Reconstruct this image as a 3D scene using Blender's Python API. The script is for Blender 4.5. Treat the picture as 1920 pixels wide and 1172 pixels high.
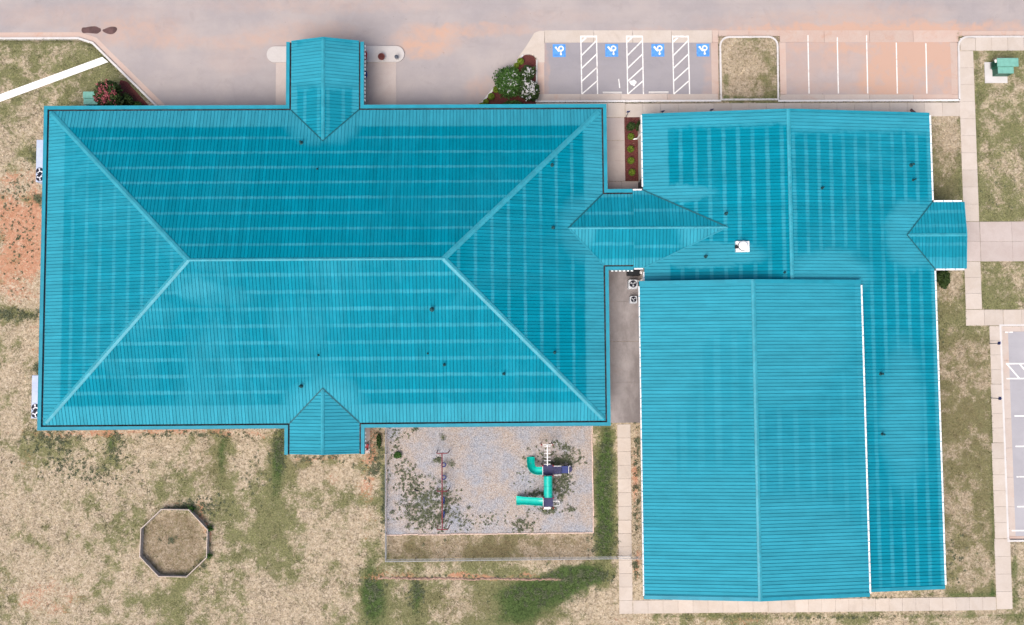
import bpy, math, random
import numpy as np
from mathutils import Vector, Matrix

random.seed(7)
rng = np.random.default_rng(7)
np.seterr(over='ignore')
for o in list(bpy.data.objects):
    bpy.data.objects.remove(o)
scn = bpy.context.scene
col = scn.collection

# ------------------------------------------------------------------ camera
F, H = 1800.0, 90.0                       # focal length in photo pixels (1920 wide), flying height
AX, AY, ROLL = 0.0581, 0.0140, -0.0075    # small gimbal tilts
fwd = Vector((math.sin(AY), math.sin(AX), -math.cos(AX))).normalized()
r0 = fwd.cross(Vector((0, 1, 0))).normalized()
u0 = r0.cross(fwd)
RT = r0 * math.cos(ROLL) + u0 * math.sin(ROLL)
UP = u0 * math.cos(ROLL) - r0 * math.sin(ROLL)
cam_d = bpy.data.cameras.new('camera')
cam = bpy.data.objects.new('camera', cam_d)
col.objects.link(cam)
R = Matrix((RT, UP, -fwd)).transposed().to_4x4()
cam.matrix_world = Matrix.Translation((0, 0, H)) @ R
cam_d.sensor_width = 36.0
cam_d.lens = F / 1920.0 * 36.0
cam_d.clip_start = 1.0
cam_d.clip_end = 6000.0
scn.camera = cam

# ------------------------------------------------------------------ light
SUN_EL, SUN_AZ = math.radians(60), math.radians(208)
w = bpy.data.worlds.new('World')
scn.world = w
w.use_nodes = True
nt = w.node_tree
nt.nodes.clear()
sky = nt.nodes.new('ShaderNodeTexSky')
sky.sky_type = 'NISHITA'
sky.sun_disc = False
sky.sun_elevation = SUN_EL
sky.sun_rotation = SUN_AZ
sky.air_density = 1.0
sky.dust_density = 6.0
sky.ozone_density = 1.0
bg = nt.nodes.new('ShaderNodeBackground')
bg.inputs['Strength'].default_value = 0.09
wo = nt.nodes.new('ShaderNodeOutputWorld')
nt.links.new(sky.outputs[0], bg.inputs[0])
nt.links.new(bg.outputs[0], wo.inputs[0])
sd = bpy.data.lights.new('sun', 'SUN')
sd.energy = 1.5
sd.angle = math.radians(40)
sd.color = (1.0, 0.95, 0.88)
so = bpy.data.objects.new('sun', sd)
col.objects.link(so)
sdir = Vector((math.sin(SUN_AZ) * math.cos(SUN_EL), math.cos(SUN_AZ) * math.cos(SUN_EL), math.sin(SUN_EL)))
so.rotation_euler = sdir.to_track_quat('Z', 'Y').to_euler()
so.location = (0, 0, 60)

scn.view_settings.view_transform = 'Standard'
scn.view_settings.look = 'None'
scn.view_settings.exposure = 0.86
scn.view_settings.gamma = 1.0


# ------------------------------------------------------------------ measuring helpers
def at(px, py, z=0.0):
    """ground-survey: place seen at photo pixel px,py and lying at height z"""
    d = fwd + RT * ((px - 960) / F) - UP * ((py - 586) / F)
    t = (z - H) / d.z
    return (d.x * t, d.y * t, z)


def topix(X, Y, Z=0.0):
    dx, dy, dz = X, Y, Z - H
    zc = dx * fwd.x + dy * fwd.y + dz * fwd.z
    xr = dx * RT.x + dy * RT.y + dz * RT.z
    yu = dx * UP.x + dy * UP.y + dz * UP.z
    return 960 + F * xr / zc, 586 - F * yu / zc


def rect(px0, py0, px1, py1, z=0.0):
    """axis-aligned ground rectangle from two opposite photo corners: x0,y0,x1,y1 (y0<y1)"""
    a, b, c, d = at(px0, py0, z), at(px1, py0, z), at(px1, py1, z), at(px0, py1, z)
    x0, x1 = (a[0] + d[0]) / 2, (b[0] + c[0]) / 2
    y1, y0 = (a[1] + b[1]) / 2, (c[1] + d[1]) / 2
    return x0, y0, x1, y1


# ------------------------------------------------------------------ object helpers
def tag(o, label=None, cat=None, group=None, kind=None):
    if label: o['label'] = label
    if cat: o['category'] = cat
    if group: o['group'] = group
    if kind: o['kind'] = kind
    return o


def empty(name, loc=(0, 0, 0), rz=0.0):
    o = bpy.data.objects.new(name, None)
    o.empty_display_size = 0.3
    o.location = loc
    o.rotation_euler = (0, 0, rz)
    col.objects.link(o)
    return o


def link(name, me, mat=None, parent=None):
    o = bpy.data.objects.new(name, me)
    if mat is not None and len(me.materials) == 0:
        me.materials.append(mat)
    col.objects.link(o)
    if parent is not None:
        o.parent = parent
        # parts are modelled in world metres unless the thing has its own local frame
        if not parent.get('local') and parent.parent is None:
            pm = Matrix.Translation(parent.location) @ parent.rotation_euler.to_matrix().to_4x4()
            o.matrix_parent_inverse = pm.inverted()
    return o


def fast_mesh(name, V, Fc):
    V = np.asarray(V, np.float32)
    Fc = np.asarray(Fc, np.int32)
    me = bpy.data.meshes.new(name)
    n, k = Fc.shape
    me.vertices.add(len(V))
    me.vertices.foreach_set('co', V.ravel())
    me.loops.add(n * k)
    me.loops.foreach_set('vertex_index', Fc.ravel())
    me.polygons.add(n)
    me.polygons.foreach_set('loop_start', np.arange(0, n * k, k, dtype=np.int32))
    me.update(calc_edges=True)
    return me


class MB:
    """collects faces and links them as one mesh object"""
    def __init__(s):
        s.v, s.f = [], []

    def add(s, vs, fs):
        b = len(s.v)
        s.v += [tuple(p) for p in vs]
        s.f += [tuple(b + i for i in q) for q in fs]
        return s

    def box(s, x0, y0, z0, x1, y1, z1):
        return s.add([(x0, y0, z0), (x1, y0, z0), (x1, y1, z0), (x0, y1, z0),
                      (x0, y0, z1), (x1, y0, z1), (x1, y1, z1), (x0, y1, z1)],
                     [(0, 3, 2, 1), (4, 5, 6, 7), (0, 1, 5, 4), (1, 2, 6, 5), (2, 3, 7, 6), (3, 0, 4, 7)])

    def bbox(s, x0, y0, z0, x1, y1, z1, b=0.02):
        """box with chamfered top edges"""
        zt = z1 - b
        vs = [(x0, y0, z0), (x1, y0, z0), (x1, y1, z0), (x0, y1, z0),
              (x0, y0, zt), (x1, y0, zt), (x1, y1, zt), (x0, y1, zt),
              (x0 + b, y0 + b, z1), (x1 - b, y0 + b, z1), (x1 - b, y1 - b, z1), (x0 + b, y1 - b, z1)]
        fs = [(0, 3, 2, 1), (8, 9, 10, 11)]
        for i in range(4):
            j = (i + 1) % 4
            fs += [(i, j, 4 + j, 4 + i), (4 + i, 4 + j, 8 + j, 8 + i)]
        return s.add(vs, fs)

    def prism(s, poly, z0, z1):
        n = len(poly)
        a = sum(poly[i][0] * poly[(i + 1) % n][1] - poly[(i + 1) % n][0] * poly[i][1] for i in range(n))
        if a < 0:
            poly = poly[::-1]
        vs = [(p[0], p[1], z0) for p in poly] + [(p[0], p[1], z1) for p in poly]
        fs = [tuple(range(n - 1, -1, -1)), tuple(range(n, 2 * n))]
        fs += [(i, (i + 1) % n, n + (i + 1) % n, n + i) for i in range(n)]
        return s.add(vs, fs)

    def strip(s, path, a, b, z0, z1, closed=False):
        """prism along a plan polyline between the left offsets a and b (metres)"""
        n = len(path)
        L, Rr = [], []
        for i in range(n):
            p = Vector(path[i][:2])
            pr = Vector(path[i - 1][:2]) if (i > 0 or closed) else None
            nx = Vector(path[(i + 1) % n][:2]) if (i < n - 1 or closed) else None
            ds = []
            if pr is not None: ds.append((p - pr).normalized())
            if nx is not None: ds.append((nx - p).normalized())
            ns = [Vector((-d.y, d.x)) for d in ds]
            m = sum(ns, Vector((0, 0)))
            m.normalize()
            k = 1.0 / max(0.3, m.dot(ns[0]))
            L.append(p + m * a * k)
            Rr.append(p + m * b * k)
        vs = []
        for i in range(n):
            vs += [(L[i].x, L[i].y, z0), (Rr[i].x, Rr[i].y, z0), (Rr[i].x, Rr[i].y, z1), (L[i].x, L[i].y, z1)]
        fs = []
        for i in range(n if closed else n - 1):
            j = (i + 1) % n
            for k in range(4):
                q = (k + 1) % 4
                fs.append((4 * i + k, 4 * i + q, 4 * j + q, 4 * j + k))
        if not closed:
            fs += [(3, 2, 1, 0), (4 * n - 4, 4 * n - 3, 4 * n - 2, 4 * n - 1)]
        return s.add(vs, fs)

    def tube(s, path, r, n=8, r1=None, cap=True):
        P = [Vector(p) for p in path]
        m = len(P)
        vs, fs = [], []
        prev = None
        for i in range(m):
            d = (P[min(i + 1, m - 1)] - P[max(i - 1, 0)]).normalized()
            if prev is None:
                up = Vector((0, 0, 1)) if abs(d.z) < 0.9 else Vector((1, 0, 0))
            else:
                up = prev
            a = d.cross(up)
            if a.length < 1e-4: a = d.cross(Vector((0.3, 1, 0.2)))
            a.normalize()
            b = a.cross(d).normalized()
            prev = b
            rr = r if r1 is None else r + (r1 - r) * i / (m - 1)
            for k in range(n):
                t = 2 * math.pi * k / n
                vs.append(P[i] + a * math.cos(t) * rr + b * math.sin(t) * rr)
        for i in range(m - 1):
            for k in range(n):
                fs.append((i * n + k, i * n + (k + 1) % n, (i + 1) * n + (k + 1) % n, (i + 1) * n + k))
        if cap:
            fs += [tuple(range(n - 1, -1, -1)), tuple(range((m - 1) * n, m * n))]
        return s.add(vs, fs)

    def lathe(s, cx, cy, prof, n=16, cap=True):
        """prof: list of (radius, z) from bottom to top"""
        vs, fs = [], []
        for (r, z) in prof:
            for k in range(n):
                t = 2 * math.pi * k / n
                vs.append((cx + r * math.cos(t), cy + r * math.sin(t), z))
        m = len(prof)
        for i in range(m - 1):
            for k in range(n):
                fs.append((i * n + k, i * n + (k + 1) % n, (i + 1) * n + (k + 1) % n, (i + 1) * n + k))
        if cap:
            fs += [tuple(range(n - 1, -1, -1)), tuple(range((m - 1) * n, m * n))]
        return s.add(vs, fs)

    def build(s, name, mat, parent=None, smooth=False):
        me = bpy.data.meshes.new(name)
        me.from_pydata(s.v, [], s.f)
        me.update()
        if smooth:
            for p in me.polygons: p.use_smooth = True
        return link(name, me, mat, parent)


def copy_tree(o, parent=None):
    c = o.copy()
    col.objects.link(c)
    c.parent = parent
    for ch in [x for x in bpy.data.objects if x.parent == o]:
        d = copy_tree(ch, c)
        d.matrix_parent_inverse = ch.matrix_parent_inverse.copy()
    return c


def fillet(path, i, r, n=6):
    """round corner i of a plan polyline with radius r"""
    p = Vector(path[i][:2]); a = Vector(path[i - 1][:2]); b = Vector(path[(i + 1) % len(path)][:2])
    da, db = (a - p).normalized(), (b - p).normalized()
    ang = da.angle(db)
    t = r / math.tan(ang / 2)
    c = p + (da + db).normalized() * (r / math.sin(ang / 2))
    s, e = p + da * t, p + db * t
    a0 = math.atan2(s.y - c.y, s.x - c.x); a1 = math.atan2(e.y - c.y, e.x - c.x)
    d = (a1 - a0 + math.pi) % (2 * math.pi) - math.pi
    arc = [(c.x + r * math.cos(a0 + d * k / n), c.y + r * math.sin(a0 + d * k / n)) for k in range(n + 1)]
    return list(path[:i]) + arc + list(path[i + 1:])


# ------------------------------------------------------------------ node helpers
def new_mat(name):
    m = bpy.data.materials.new(name)
    m.use_nodes = True
    t = m.node_tree
    b = t.nodes['Principled BSDF']
    b.inputs['Specular IOR Level'].default_value = 0.25
    b.inputs['Roughness'].default_value = 0.8
    return m, t, b


class N:
    def __init__(s, t): s.t = t

    def val(s, sock, x):
        if isinstance(x, bpy.types.NodeSocket): s.t.links.new(x, sock)
        else: sock.default_value = x

    def math(s, op, a, b=0.0, c=0.0, clamp=False):
        n = s.t.nodes.new('ShaderNodeMath'); n.operation = op; n.use_clamp = clamp
        s.val(n.inputs[0], a); s.val(n.inputs[1], b); s.val(n.inputs[2], c)
        return n.outputs[0]

    def mix(s, f, a, b, mode='MIX'):
        n = s.t.nodes.new('ShaderNodeMix'); n.data_type = 'RGBA'; n.blend_type = mode
        s.val(n.inputs[0], f)
        for i, x in ((6, a), (7, b)):
            if not isinstance(x, bpy.types.NodeSocket) and len(x) == 3: x = (*x, 1)
            s.val(n.inputs[i], x)
        return n.outputs[2]

    def pos(s):
        return s.t.nodes.new('ShaderNodeNewGeometry').outputs['Position']

    def noise(s, scale, detail=4, rough=0.55, vec=None, dist=0.0, stretch=None):
        n = s.t.nodes.new('ShaderNodeTexNoise')
        n.inputs['Scale'].default_value = scale
        n.inputs['Detail'].default_value = detail
        n.inputs['Roughness'].default_value = rough
        n.inputs['Distortion'].default_value = dist
        v = vec if vec is not None else s.pos()
        if stretch:
            mp = s.t.nodes.new('ShaderNodeMapping')
            mp.inputs['Scale'].default_value = stretch
            s.t.links.new(v, mp.inputs[0]); v = mp.outputs[0]
        s.t.links.new(v, n.inputs['Vector'])
        return n.outputs[0]

    def ramp(s, f, lo, hi, a=0.0, b=1.0):
        n = s.t.nodes.new('ShaderNodeMapRange'); n.interpolation_type = 'SMOOTHSTEP'
        s.val(n.inputs[0], f)
        n.inputs[1].default_value = lo; n.inputs[2].default_value = hi
        n.inputs[3].default_value = a; n.inputs[4].default_value = b
        return n.outputs[0]

    def attr(s, name):
        n = s.t.nodes.new('ShaderNodeAttribute'); n.attribute_name = name
        return n

    def rand(s):
        return s.t.nodes.new('ShaderNodeObjectInfo').outputs['Random']

    def xyz(s, v):
        n = s.t.nodes.new('ShaderNodeSeparateXYZ'); s.t.links.new(v, n.inputs[0])
        return n.outputs

    def blobs(s, lst, warp=0.0):
        """sum of soft elliptical spots given in world metres: (x, y, rx, ry, strength)"""
        X, Y, _ = s.xyz(s.pos())
        if warp:
            nz = s.math('SUBTRACT', s.noise(0.45, 5, 0.6), 0.5)
            nz2 = s.math('SUBTRACT', s.noise(0.6, 5, 0.6, dist=0.7), 0.5)
            X = s.math('MULTIPLY_ADD', nz, warp, X)
            Y = s.math('MULTIPLY_ADD', nz2, warp, Y)
        tot = 0.0
        for (x, y, rx, ry, st) in lst:
            a = s.math('MULTIPLY', s.math('SUBTRACT', X, x), 1 / rx)
            b = s.math('MULTIPLY', s.math('SUBTRACT', Y, y), 1 / ry)
            q = s.math('MULTIPLY_ADD', a, a, s.math('MULTIPLY', b, b))
            g = s.ramp(q, 0.0, 1.6, st, 0.0)
            tot = s.math('ADD', tot, g) if not isinstance(tot, float) else g
        return tot

    def bump(s, h, strength, dist, bsdf):
        n = s.t.nodes.new('ShaderNodeBump')
        n.inputs['Strength'].default_value = strength
        n.inputs['Distance'].default_value = dist
        s.t.links.new(h, n.inputs['Height'])
        s.t.links.new(n.outputs[0], bsdf.inputs['Normal'])


def flat(name, c, rough=0.6, metal=0.0, var=0.06, scale=3.0, spec=0.3):
    """plain painted or cast surface with faint mottling"""
    m, t, b = new_mat(name)
    n = N(t)
    f = n.noise(scale, 4, 0.6)
    lo = tuple(x * (1 - var * 2) for x in c); hi = tuple(min(1, x * (1 + var * 2)) for x in c)
    t.links.new(n.mix(n.ramp(f, 0.3, 0.7), lo, hi), b.inputs['Base Color'])
    b.inputs['Roughness'].default_value = rough
    b.inputs['Metallic'].default_value = metal
    b.inputs['Specular IOR Level'].default_value = spec
    return m


def px_blobs(lst):
    out = []
    for (px, py, rx, ry, st) in lst:
        x, y, _ = at(px, py, 0)
        out.append((x, y, rx / 20.0, ry / 20.0, st))
    return out


# ------------------------------------------------------------------ materials of the setting
def mat_ground():
    m, t, b = new_mat('dry_lawn')
    n = N(t)
    g = n.attr('green').outputs['Fac']; so_ = n.attr('soil').outputs['Fac']; dk = n.attr('lush').outputs['Fac']; br = n.attr('brown').outputs['Fac']
    f1 = n.noise(2.2, 6, 0.72)
    f2 = n.noise(7.0, 4, 0.7)
    straw = n.mix(n.ramp(f1, 0.3, 0.7), (0.34, 0.272, 0.188), (0.50, 0.42, 0.325))
    f3 = n.noise(4.2, 7, 0.8, dist=0.5)
    straw = n.mix(n.math('MULTIPLY', n.ramp(f3, 0.48, 0.62), 0.9), straw, (0.145, 0.12, 0.075))
    straw = n.mix(n.math('MULTIPLY', n.ramp(f3, 0.45, 0.34), 0.8), straw, (0.58, 0.50, 0.40))
    grn = n.mix(n.ramp(f2, 0.3, 0.7), (0.085, 0.10, 0.04), (0.21, 0.205, 0.10))
    f4 = n.noise(1.3, 8, 0.78, dist=0.8)
    gg = n.math('ADD', g, n.math('MULTIPLY', n.math('SUBTRACT', f4, 0.5), 2.4))
    gg = n.math('ADD', gg, n.math('MULTIPLY', n.math('SUBTRACT', f3, 0.5), 1.2))
    c = n.mix(n.math('MULTIPLY', n.ramp(gg, 0.30, 0.90), 0.92), straw, grn)
    c = n.mix(n.math('MULTIPLY', br, n.ramp(f1, 0.25, 0.7, 1.0, 0.55)), c, n.mix(n.ramp(f3, 0.35, 0.65), (0.10, 0.07, 0.042), (0.21, 0.155, 0.095)))
    c = n.mix(n.math('MULTIPLY', n.ramp(n.math('ADD', dk, n.math('MULTIPLY', n.math('SUBTRACT', f1, 0.5), 0.7)), 0.3, 0.9), 0.9), c, n.mix(n.ramp(f3, 0.35, 0.65), (0.030, 0.055, 0.018), (0.082, 0.135, 0.042)))
    red = n.mix(n.ramp(f1, 0.3, 0.7), (0.36, 0.165, 0.10), (0.50, 0.27, 0.18))
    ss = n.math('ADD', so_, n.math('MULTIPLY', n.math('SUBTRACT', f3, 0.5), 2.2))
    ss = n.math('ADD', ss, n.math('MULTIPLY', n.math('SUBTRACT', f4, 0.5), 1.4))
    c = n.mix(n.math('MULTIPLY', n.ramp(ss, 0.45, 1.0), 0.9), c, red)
    t.links.new(c, b.inputs['Base Color'])
    b.inputs['Roughness'].default_value = 0.95
    b.inputs['Specular IOR Level'].default_value = 0.05
    n.bump(f2, 0.5, 0.06, b)
    return m


def mat_asphalt(name, base, dust, stains, warp=2.0, amt=0.95):
    base = tuple(a * k for a, k in zip(base, (0.83, 0.90, 0.97))); dust = tuple(a * k for a, k in zip(dust, (0.83, 0.90, 0.97)))
    m, t, b = new_mat(name)
    n = N(t)
    f = n.noise(0.16, 6, 0.62)
    f2 = n.noise(9.0, 4, 0.7)
    f3 = n.noise(0.5, 5, 0.6, stretch=(0.35, 1.6, 1))
    c = n.mix(n.ramp(f, 0.36, 0.64), base, dust)
    c = n.mix(n.math('MULTIPLY', n.ramp(n.noise(1.1, 7, 0.75, dist=0.6), 0.42, 0.7), 0.32), c, tuple(x * 1.18 for x in base))
    c = n.mix(n.math('MULTIPLY', n.ramp(n.noise(0.42, 6, 0.7, dist=1.1), 0.53, 0.72), 0.30), c, tuple(x * 0.74 for x in base))
    c = n.mix(n.math('MULTIPLY', n.ramp(f3, 0.45, 0.8), 0.35), c, tuple(x * 0.86 for x in base))
    c = n.mix(n.math('MULTIPLY', n.ramp(f2, 0.55, 0.85), 0.25), c, tuple(x * 0.7 for x in base))
    sp = n.noise(3.1, 2, 0.5, dist=1.0)
    c = n.mix(n.math('MULTIPLY', n.ramp(sp, 0.74, 0.80), 0.5), c, tuple(x * 0.45 for x in base))
    if stains:
        s = n.blobs(px_blobs(stains), warp)
        fs = n.noise(0.9, 6, 0.68, dist=0.6)
        s = n.math('MULTIPLY', s, n.ramp(fs, 0.25, 0.72, 0.2, 1.0))
        c = n.mix(n.math('MINIMUM', n.math('MULTIPLY', s, amt), 0.85), c, (0.49, 0.315, 0.24))
    t.links.new(c, b.inputs['Base Color'])
    b.inputs['Roughness'].default_value = 0.9
    b.inputs['Specular IOR Level'].default_value = 0.1
    n.bump(f2, 0.3, 0.01, b)
    return m


def mat_concrete(name, c0, c1, stain=(0.30, 0.20, 0.15), amt=0.35, rnd=0.055, dark=0.0):
    c0, c1, stain = [tuple(a * k for a, k in zip(q, (0.82, 0.86, 0.93))) for q in (c0, c1, stain)]
    m, t, b = new_mat(name)
    n = N(t)
    f = n.noise(0.7, 6, 0.62, dist=0.4)
    f2 = n.noise(12.0, 3, 0.6)
    c = n.mix(n.ramp(f, 0.3, 0.7), c0, c1)
    c = n.mix(n.math('MULTIPLY', n.ramp(n.noise(0.35, 6, 0.7, dist=1.2), 0.52, 0.75), amt), c, stain)
    if dark:
        c = n.mix(n.math('MULTIPLY', n.ramp(n.noise(0.22, 7, 0.72, stretch=(1, 0.5, 1)), 0.4, 0.65), dark), c, (0.16, 0.14, 0.14))  # broad darker patches mixed into the base
    k = n.math('MULTIPLY_ADD', n.rand(), rnd * 2, 1 - rnd)
    k = n.math('MULTIPLY', k, n.ramp(f2, 0.2, 0.8, 0.95, 1.04))
    mul = t.nodes.new('ShaderNodeVectorMath'); mul.operation = 'SCALE'
    t.links.new(c, mul.inputs[0]); t.links.new(k, mul.inputs['Scale'])
    t.links.new(mul.outputs[0], b.inputs['Base Color'])
    b.inputs['Roughness'].default_value = 0.88
    b.inputs['Specular IOR Level'].default_value = 0.15
    n.bump(f2, 0.25, 0.006, b)
    return m


def mat_gravel():
    m, t, b = new_mat('pea_gravel')
    n = N(t)
    v = t.nodes.new('ShaderNodeTexVoronoi'); v.inputs['Scale'].default_value = 16
    t.links.new(n.pos(), v.inputs['Vector'])
    f = n.noise(0.3, 5, 0.65)
    c = n.mix(n.ramp(f, 0.36, 0.60), (0.285, 0.30, 0.345), (0.37, 0.305, 0.26))
    c = n.mix(n.math('MULTIPLY', n.ramp(n.noise(3.0, 5, 0.75), 0.45, 0.7), 0.55), c, (0.37, 0.335, 0.315))
    k = n.xyz(v.outputs['Color'])[0]
    c = n.mix(n.math('MULTIPLY', n.ramp(k, 0.55, 1.0), 0.75), c, (0.17, 0.155, 0.16))
    c = n.mix(n.math('MULTIPLY', n.ramp(k, 0.4, 0.0), 0.5), c, (0.47, 0.475, 0.50))
    t.links.new(c, b.inputs['Base Color'])
    b.inputs['Roughness'].default_value = 0.95
    n.bump(v.outputs['Distance'], 0.7, 0.03, b)
    return m


def mat_mulch(name, a, c2):
    m, t, b = new_mat(name)
    n = N(t)
    f = n.noise(14, 5, 0.75)
    t.links.new(n.mix(n.ramp(f, 0.3, 0.7), a, c2), b.inputs['Base Color'])
    b.inputs['Roughness'].default_value = 0.95
    n.bump(f, 0.8, 0.03, b)
    return m


RIB = 0.305
TEAL_DRY = (0.031, 0.268, 0.362)
TEAL_WET = (0.0, 0.193, 0.280)


def mat_roof(name, e0, u, wv, s, d0=1.55, d1=2.75, sp=1.44, top=99.0, wet=1.0, zones=(), edge=0.14, cloud=0.35, rib=0.58):
    """ribbed steel sheet: the strips between the purlins hold dew, the overhang and the purlin lines are dry"""
    m, t, b = new_mat(name)
    n = N(t)
    X, Y, Z = n.xyz(n.pos())
    dx = n.math('SUBTRACT', X, e0[0]); dy = n.math('SUBTRACT', Y, e0[1])
    U = n.math('MULTIPLY_ADD', dx, u[0], n.math('MULTIPLY', dy, u[1]))
    D = n.math('MULTIPLY_ADD', dx, wv[0], n.math('MULTIPLY', dy, wv[1]))
    wob = n.math('SUBTRACT', n.noise(1.1, 3, 0.6), 0.5)
    Dn = n.math('MULTIPLY_ADD', wob, 0.16, D)
    eave = n.ramp(Dn, d0 - 0.12, d0 + 0.12, 1.0, 0.0)
    ph = n.math('DIVIDE', n.math('SUBTRACT', Dn, d1), sp)
    fr = n.math('ABSOLUTE', n.math('SUBTRACT', ph, n.math('ROUND', ph)))
    line = n.ramp(n.math('MULTIPLY', fr, sp), edge * 0.55, edge * 1.5, 1.0, 0.0)
    line = n.math('MULTIPLY', line, n.ramp(n.noise(0.25, 4, 0.6), 0.3, 0.6, 0.35, 0.9))
    dry = n.math('MAXIMUM', eave, line)
    cl = n.math('MULTIPLY', n.ramp(n.noise(0.11, 5, 0.62, dist=0.8), 0.45, 0.7), cloud)
    dry = n.math('MAXIMUM', dry, cl)
    if zones:
        zn = n.ramp(n.blobs(zones, 1.6), 0.15, 0.85)
        dry = n.math('MAXIMUM', dry, zn)
    if top < 90:
        dry = n.math('MAXIMUM', dry, n.math('MULTIPLY', n.ramp(Dn, top, top + 0.8), 0.7))
    dry = n.math('SUBTRACT', 1.0, n.math('MULTIPLY', n.math('SUBTRACT', 1.0, dry), wet))
    c = n.mix(dry, TEAL_WET, TEAL_DRY)
    # each rib-to-rib strip a little different; shade beside the ribs painted in as dark lines
    cell = n.math('FLOOR', n.math('DIVIDE', U, RIB))
    wn = t.nodes.new('ShaderNodeTexWhiteNoise'); wn.noise_dimensions = '1D'
    t.links.new(cell, wn.inputs['W'])
    k = n.math('MULTIPLY_ADD', wn.outputs[0], 0.14, 0.93)
    g = n.noise(0.5, 4, 0.6, stretch=(1.0 + 2.2 * abs(u[0]), 1.0 + 2.2 * abs(u[1]), 1))
    k = n.math('MULTIPLY', k, n.ramp(g, 0.25, 0.75, 0.92, 1.07))
    st = n.noise(1.0, 5, 0.7, stretch=(0.12 + 2.6 * abs(u[0]), 0.12 + 2.6 * abs(u[1]), 0.1))
    k = n.math('MULTIPLY', k, n.ramp(st, 0.3, 0.7, 0.94, 1.05))
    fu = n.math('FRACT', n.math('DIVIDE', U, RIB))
    rib_shade = n.ramp(n.math('ABSOLUTE', n.math('SUBTRACT', fu, 0.5)), 0.415, 0.465, 1.0, rib)
    k = n.math('MULTIPLY', k, rib_shade)
    mul = t.nodes.new('ShaderNodeVectorMath'); mul.operation = 'SCALE'
    t.links.new(c, mul.inputs[0]); t.links.new(k, mul.inputs['Scale'])
    t.links.new(mul.outputs[0], b.inputs['Base Color'])
    b.inputs['Specular IOR Level'].default_value = 0.04
    t.links.new(n.math('MULTIPLY_ADD', dry, 0.08, 0.55), b.inputs['Roughness'])
    n.bump(n.noise(1.6, 3, 0.5), 0.12, 0.05, b)
    return m


M = {}
M['ground'] = mat_ground()
M['road'] = mat_asphalt('worn_asphalt', (0.385, 0.322, 0.305), (0.455, 0.370, 0.335), [
    (250, 62, 110, 30, 0.55), (420, 78, 130, 16, 0.4), (560, 60, 120, 22, 0.4), (800, 72, 75, 30, 0.75), (790, 92, 50, 18, 0.5), (905, 55, 110, 14, 0.6),
    (150, 30, 200, 25, 0.25), (1560, 58, 220, 15, 1.0), (1700, 52, 160, 16, 0.9), (1850, 52, 120, 14, 0.75), (1480, 40, 180, 22, 0.35), (1640, 22, 140, 22, 0.35),
    (1300, 56, 150, 6, 0.3), (600, 10, 260, 16, 0.25), (905, 170, 30, 30, 0.5), (440, 110, 60, 30, 0.2), (1030, 30, 120, 15, 0.2)])
M['lot_a'] = mat_asphalt('parking_asphalt', (0.325, 0.285, 0.29), (0.36, 0.31, 0.305), [(1330, 150, 14, 60, 0.4), (1022, 130, 8, 70, 0.5)])
M['lot_b'] = mat_asphalt('dusty_parking_asphalt', (0.44, 0.345, 0.315), (0.47, 0.365, 0.325), [
    (1700, 125, 80, 85, 1.1), (1650, 150, 45, 55, 0.9), (1740, 95, 70, 30, 1.1), (1570, 108, 40, 30, 0.6), (1630, 86, 160, 14, 0.9), (1780, 130, 22, 70, 1.0), (1500, 110, 40, 60, 0.45), (1590, 165, 100, 14, 0.5)], amt=0.85)
M['lot_c'] = mat_asphalt('grey_parking_asphalt', (0.41, 0.37, 0.375), (0.46, 0.415, 0.415), [])
M['walk'] = mat_concrete('walk_concrete', (0.575, 0.475, 0.385), (0.62, 0.525, 0.44), (0.42, 0.34, 0.28), 0.30)
M['pan'] = mat_concrete('gutter_pan_concrete', (0.56, 0.45, 0.375), (0.59, 0.49, 0.415), (0.565, 0.36, 0.265), 0.8)
M['pan_red'] = mat_concrete('dust_stained_concrete', (0.57, 0.40, 0.32), (0.58, 0.44, 0.36), (0.565, 0.335, 0.235), 0.9)
M['kerb'] = mat_concrete('kerb_concrete', (0.64, 0.585, 0.535), (0.72, 0.665, 0.615), (0.52, 0.42, 0.35), 0.4)
M['kerb_white'] = mat_concrete('whitened_kerb_concrete', (0.86, 0.80, 0.74), (0.92, 0.86, 0.80), (0.60, 0.50, 0.42), 0.35)
M['yard'] = mat_concrete('yard_concrete', (0.35, 0.305, 0.285), (0.43, 0.375, 0.35), (0.36, 0.26, 0.20), 0.4, 0.05, 0.75)
M['porch'] = mat_concrete('porch_concrete', (0.52, 0.42, 0.365), (0.56, 0.465, 0.41), (0.42, 0.33, 0.28), 0.3)
M['island'] = mat_concrete('island_concrete', (0.57, 0.51, 0.46), (0.62, 0.56, 0.51), (0.46, 0.39, 0.34), 0.3)
M['white_walk'] = flat('whitewashed_concrete', (0.86, 0.86, 0.85), 0.8, 0, 0.02, 2)
M['gravel'] = mat_gravel()
M['mulch'] = mat_mulch('red_mulch', (0.055, 0.014, 0.014), (0.155, 0.048, 0.042))
def mat_paint():
    m, t, b = new_mat('worn_white_paint')
    n = N(t)
    wear = n.ramp(n.noise(2.6, 7, 0.75, dist=0.4), 0.50, 0.68)
    c = n.mix(n.math('MULTIPLY', wear, 0.7), (0.76, 0.75, 0.74), (0.40, 0.355, 0.345))
    t.links.new(c, b.inputs['Base Color'])
    return m
M['white'] = mat_paint()
M['blue'] = flat('blue_sign_paint', (0.085, 0.27, 0.66), 0.7, 0, 0.10, 5)
M['trim'] = flat('teal_trim', (0.010, 0.228, 0.318), 0.5, 0, 0.05, 0.8)
M['cap'] = flat('teal_ridge_cap', (0.030, 0.266, 0.352), 0.42, 0, 0.06, 1.2)
M['deck'] = flat('teal_underlay', (0.004, 0.09, 0.12), 0.6)
M['trough'] = flat('gutter_debris', (0.035, 0.028, 0.03), 0.9, 0, 0.4, 4)
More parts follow.
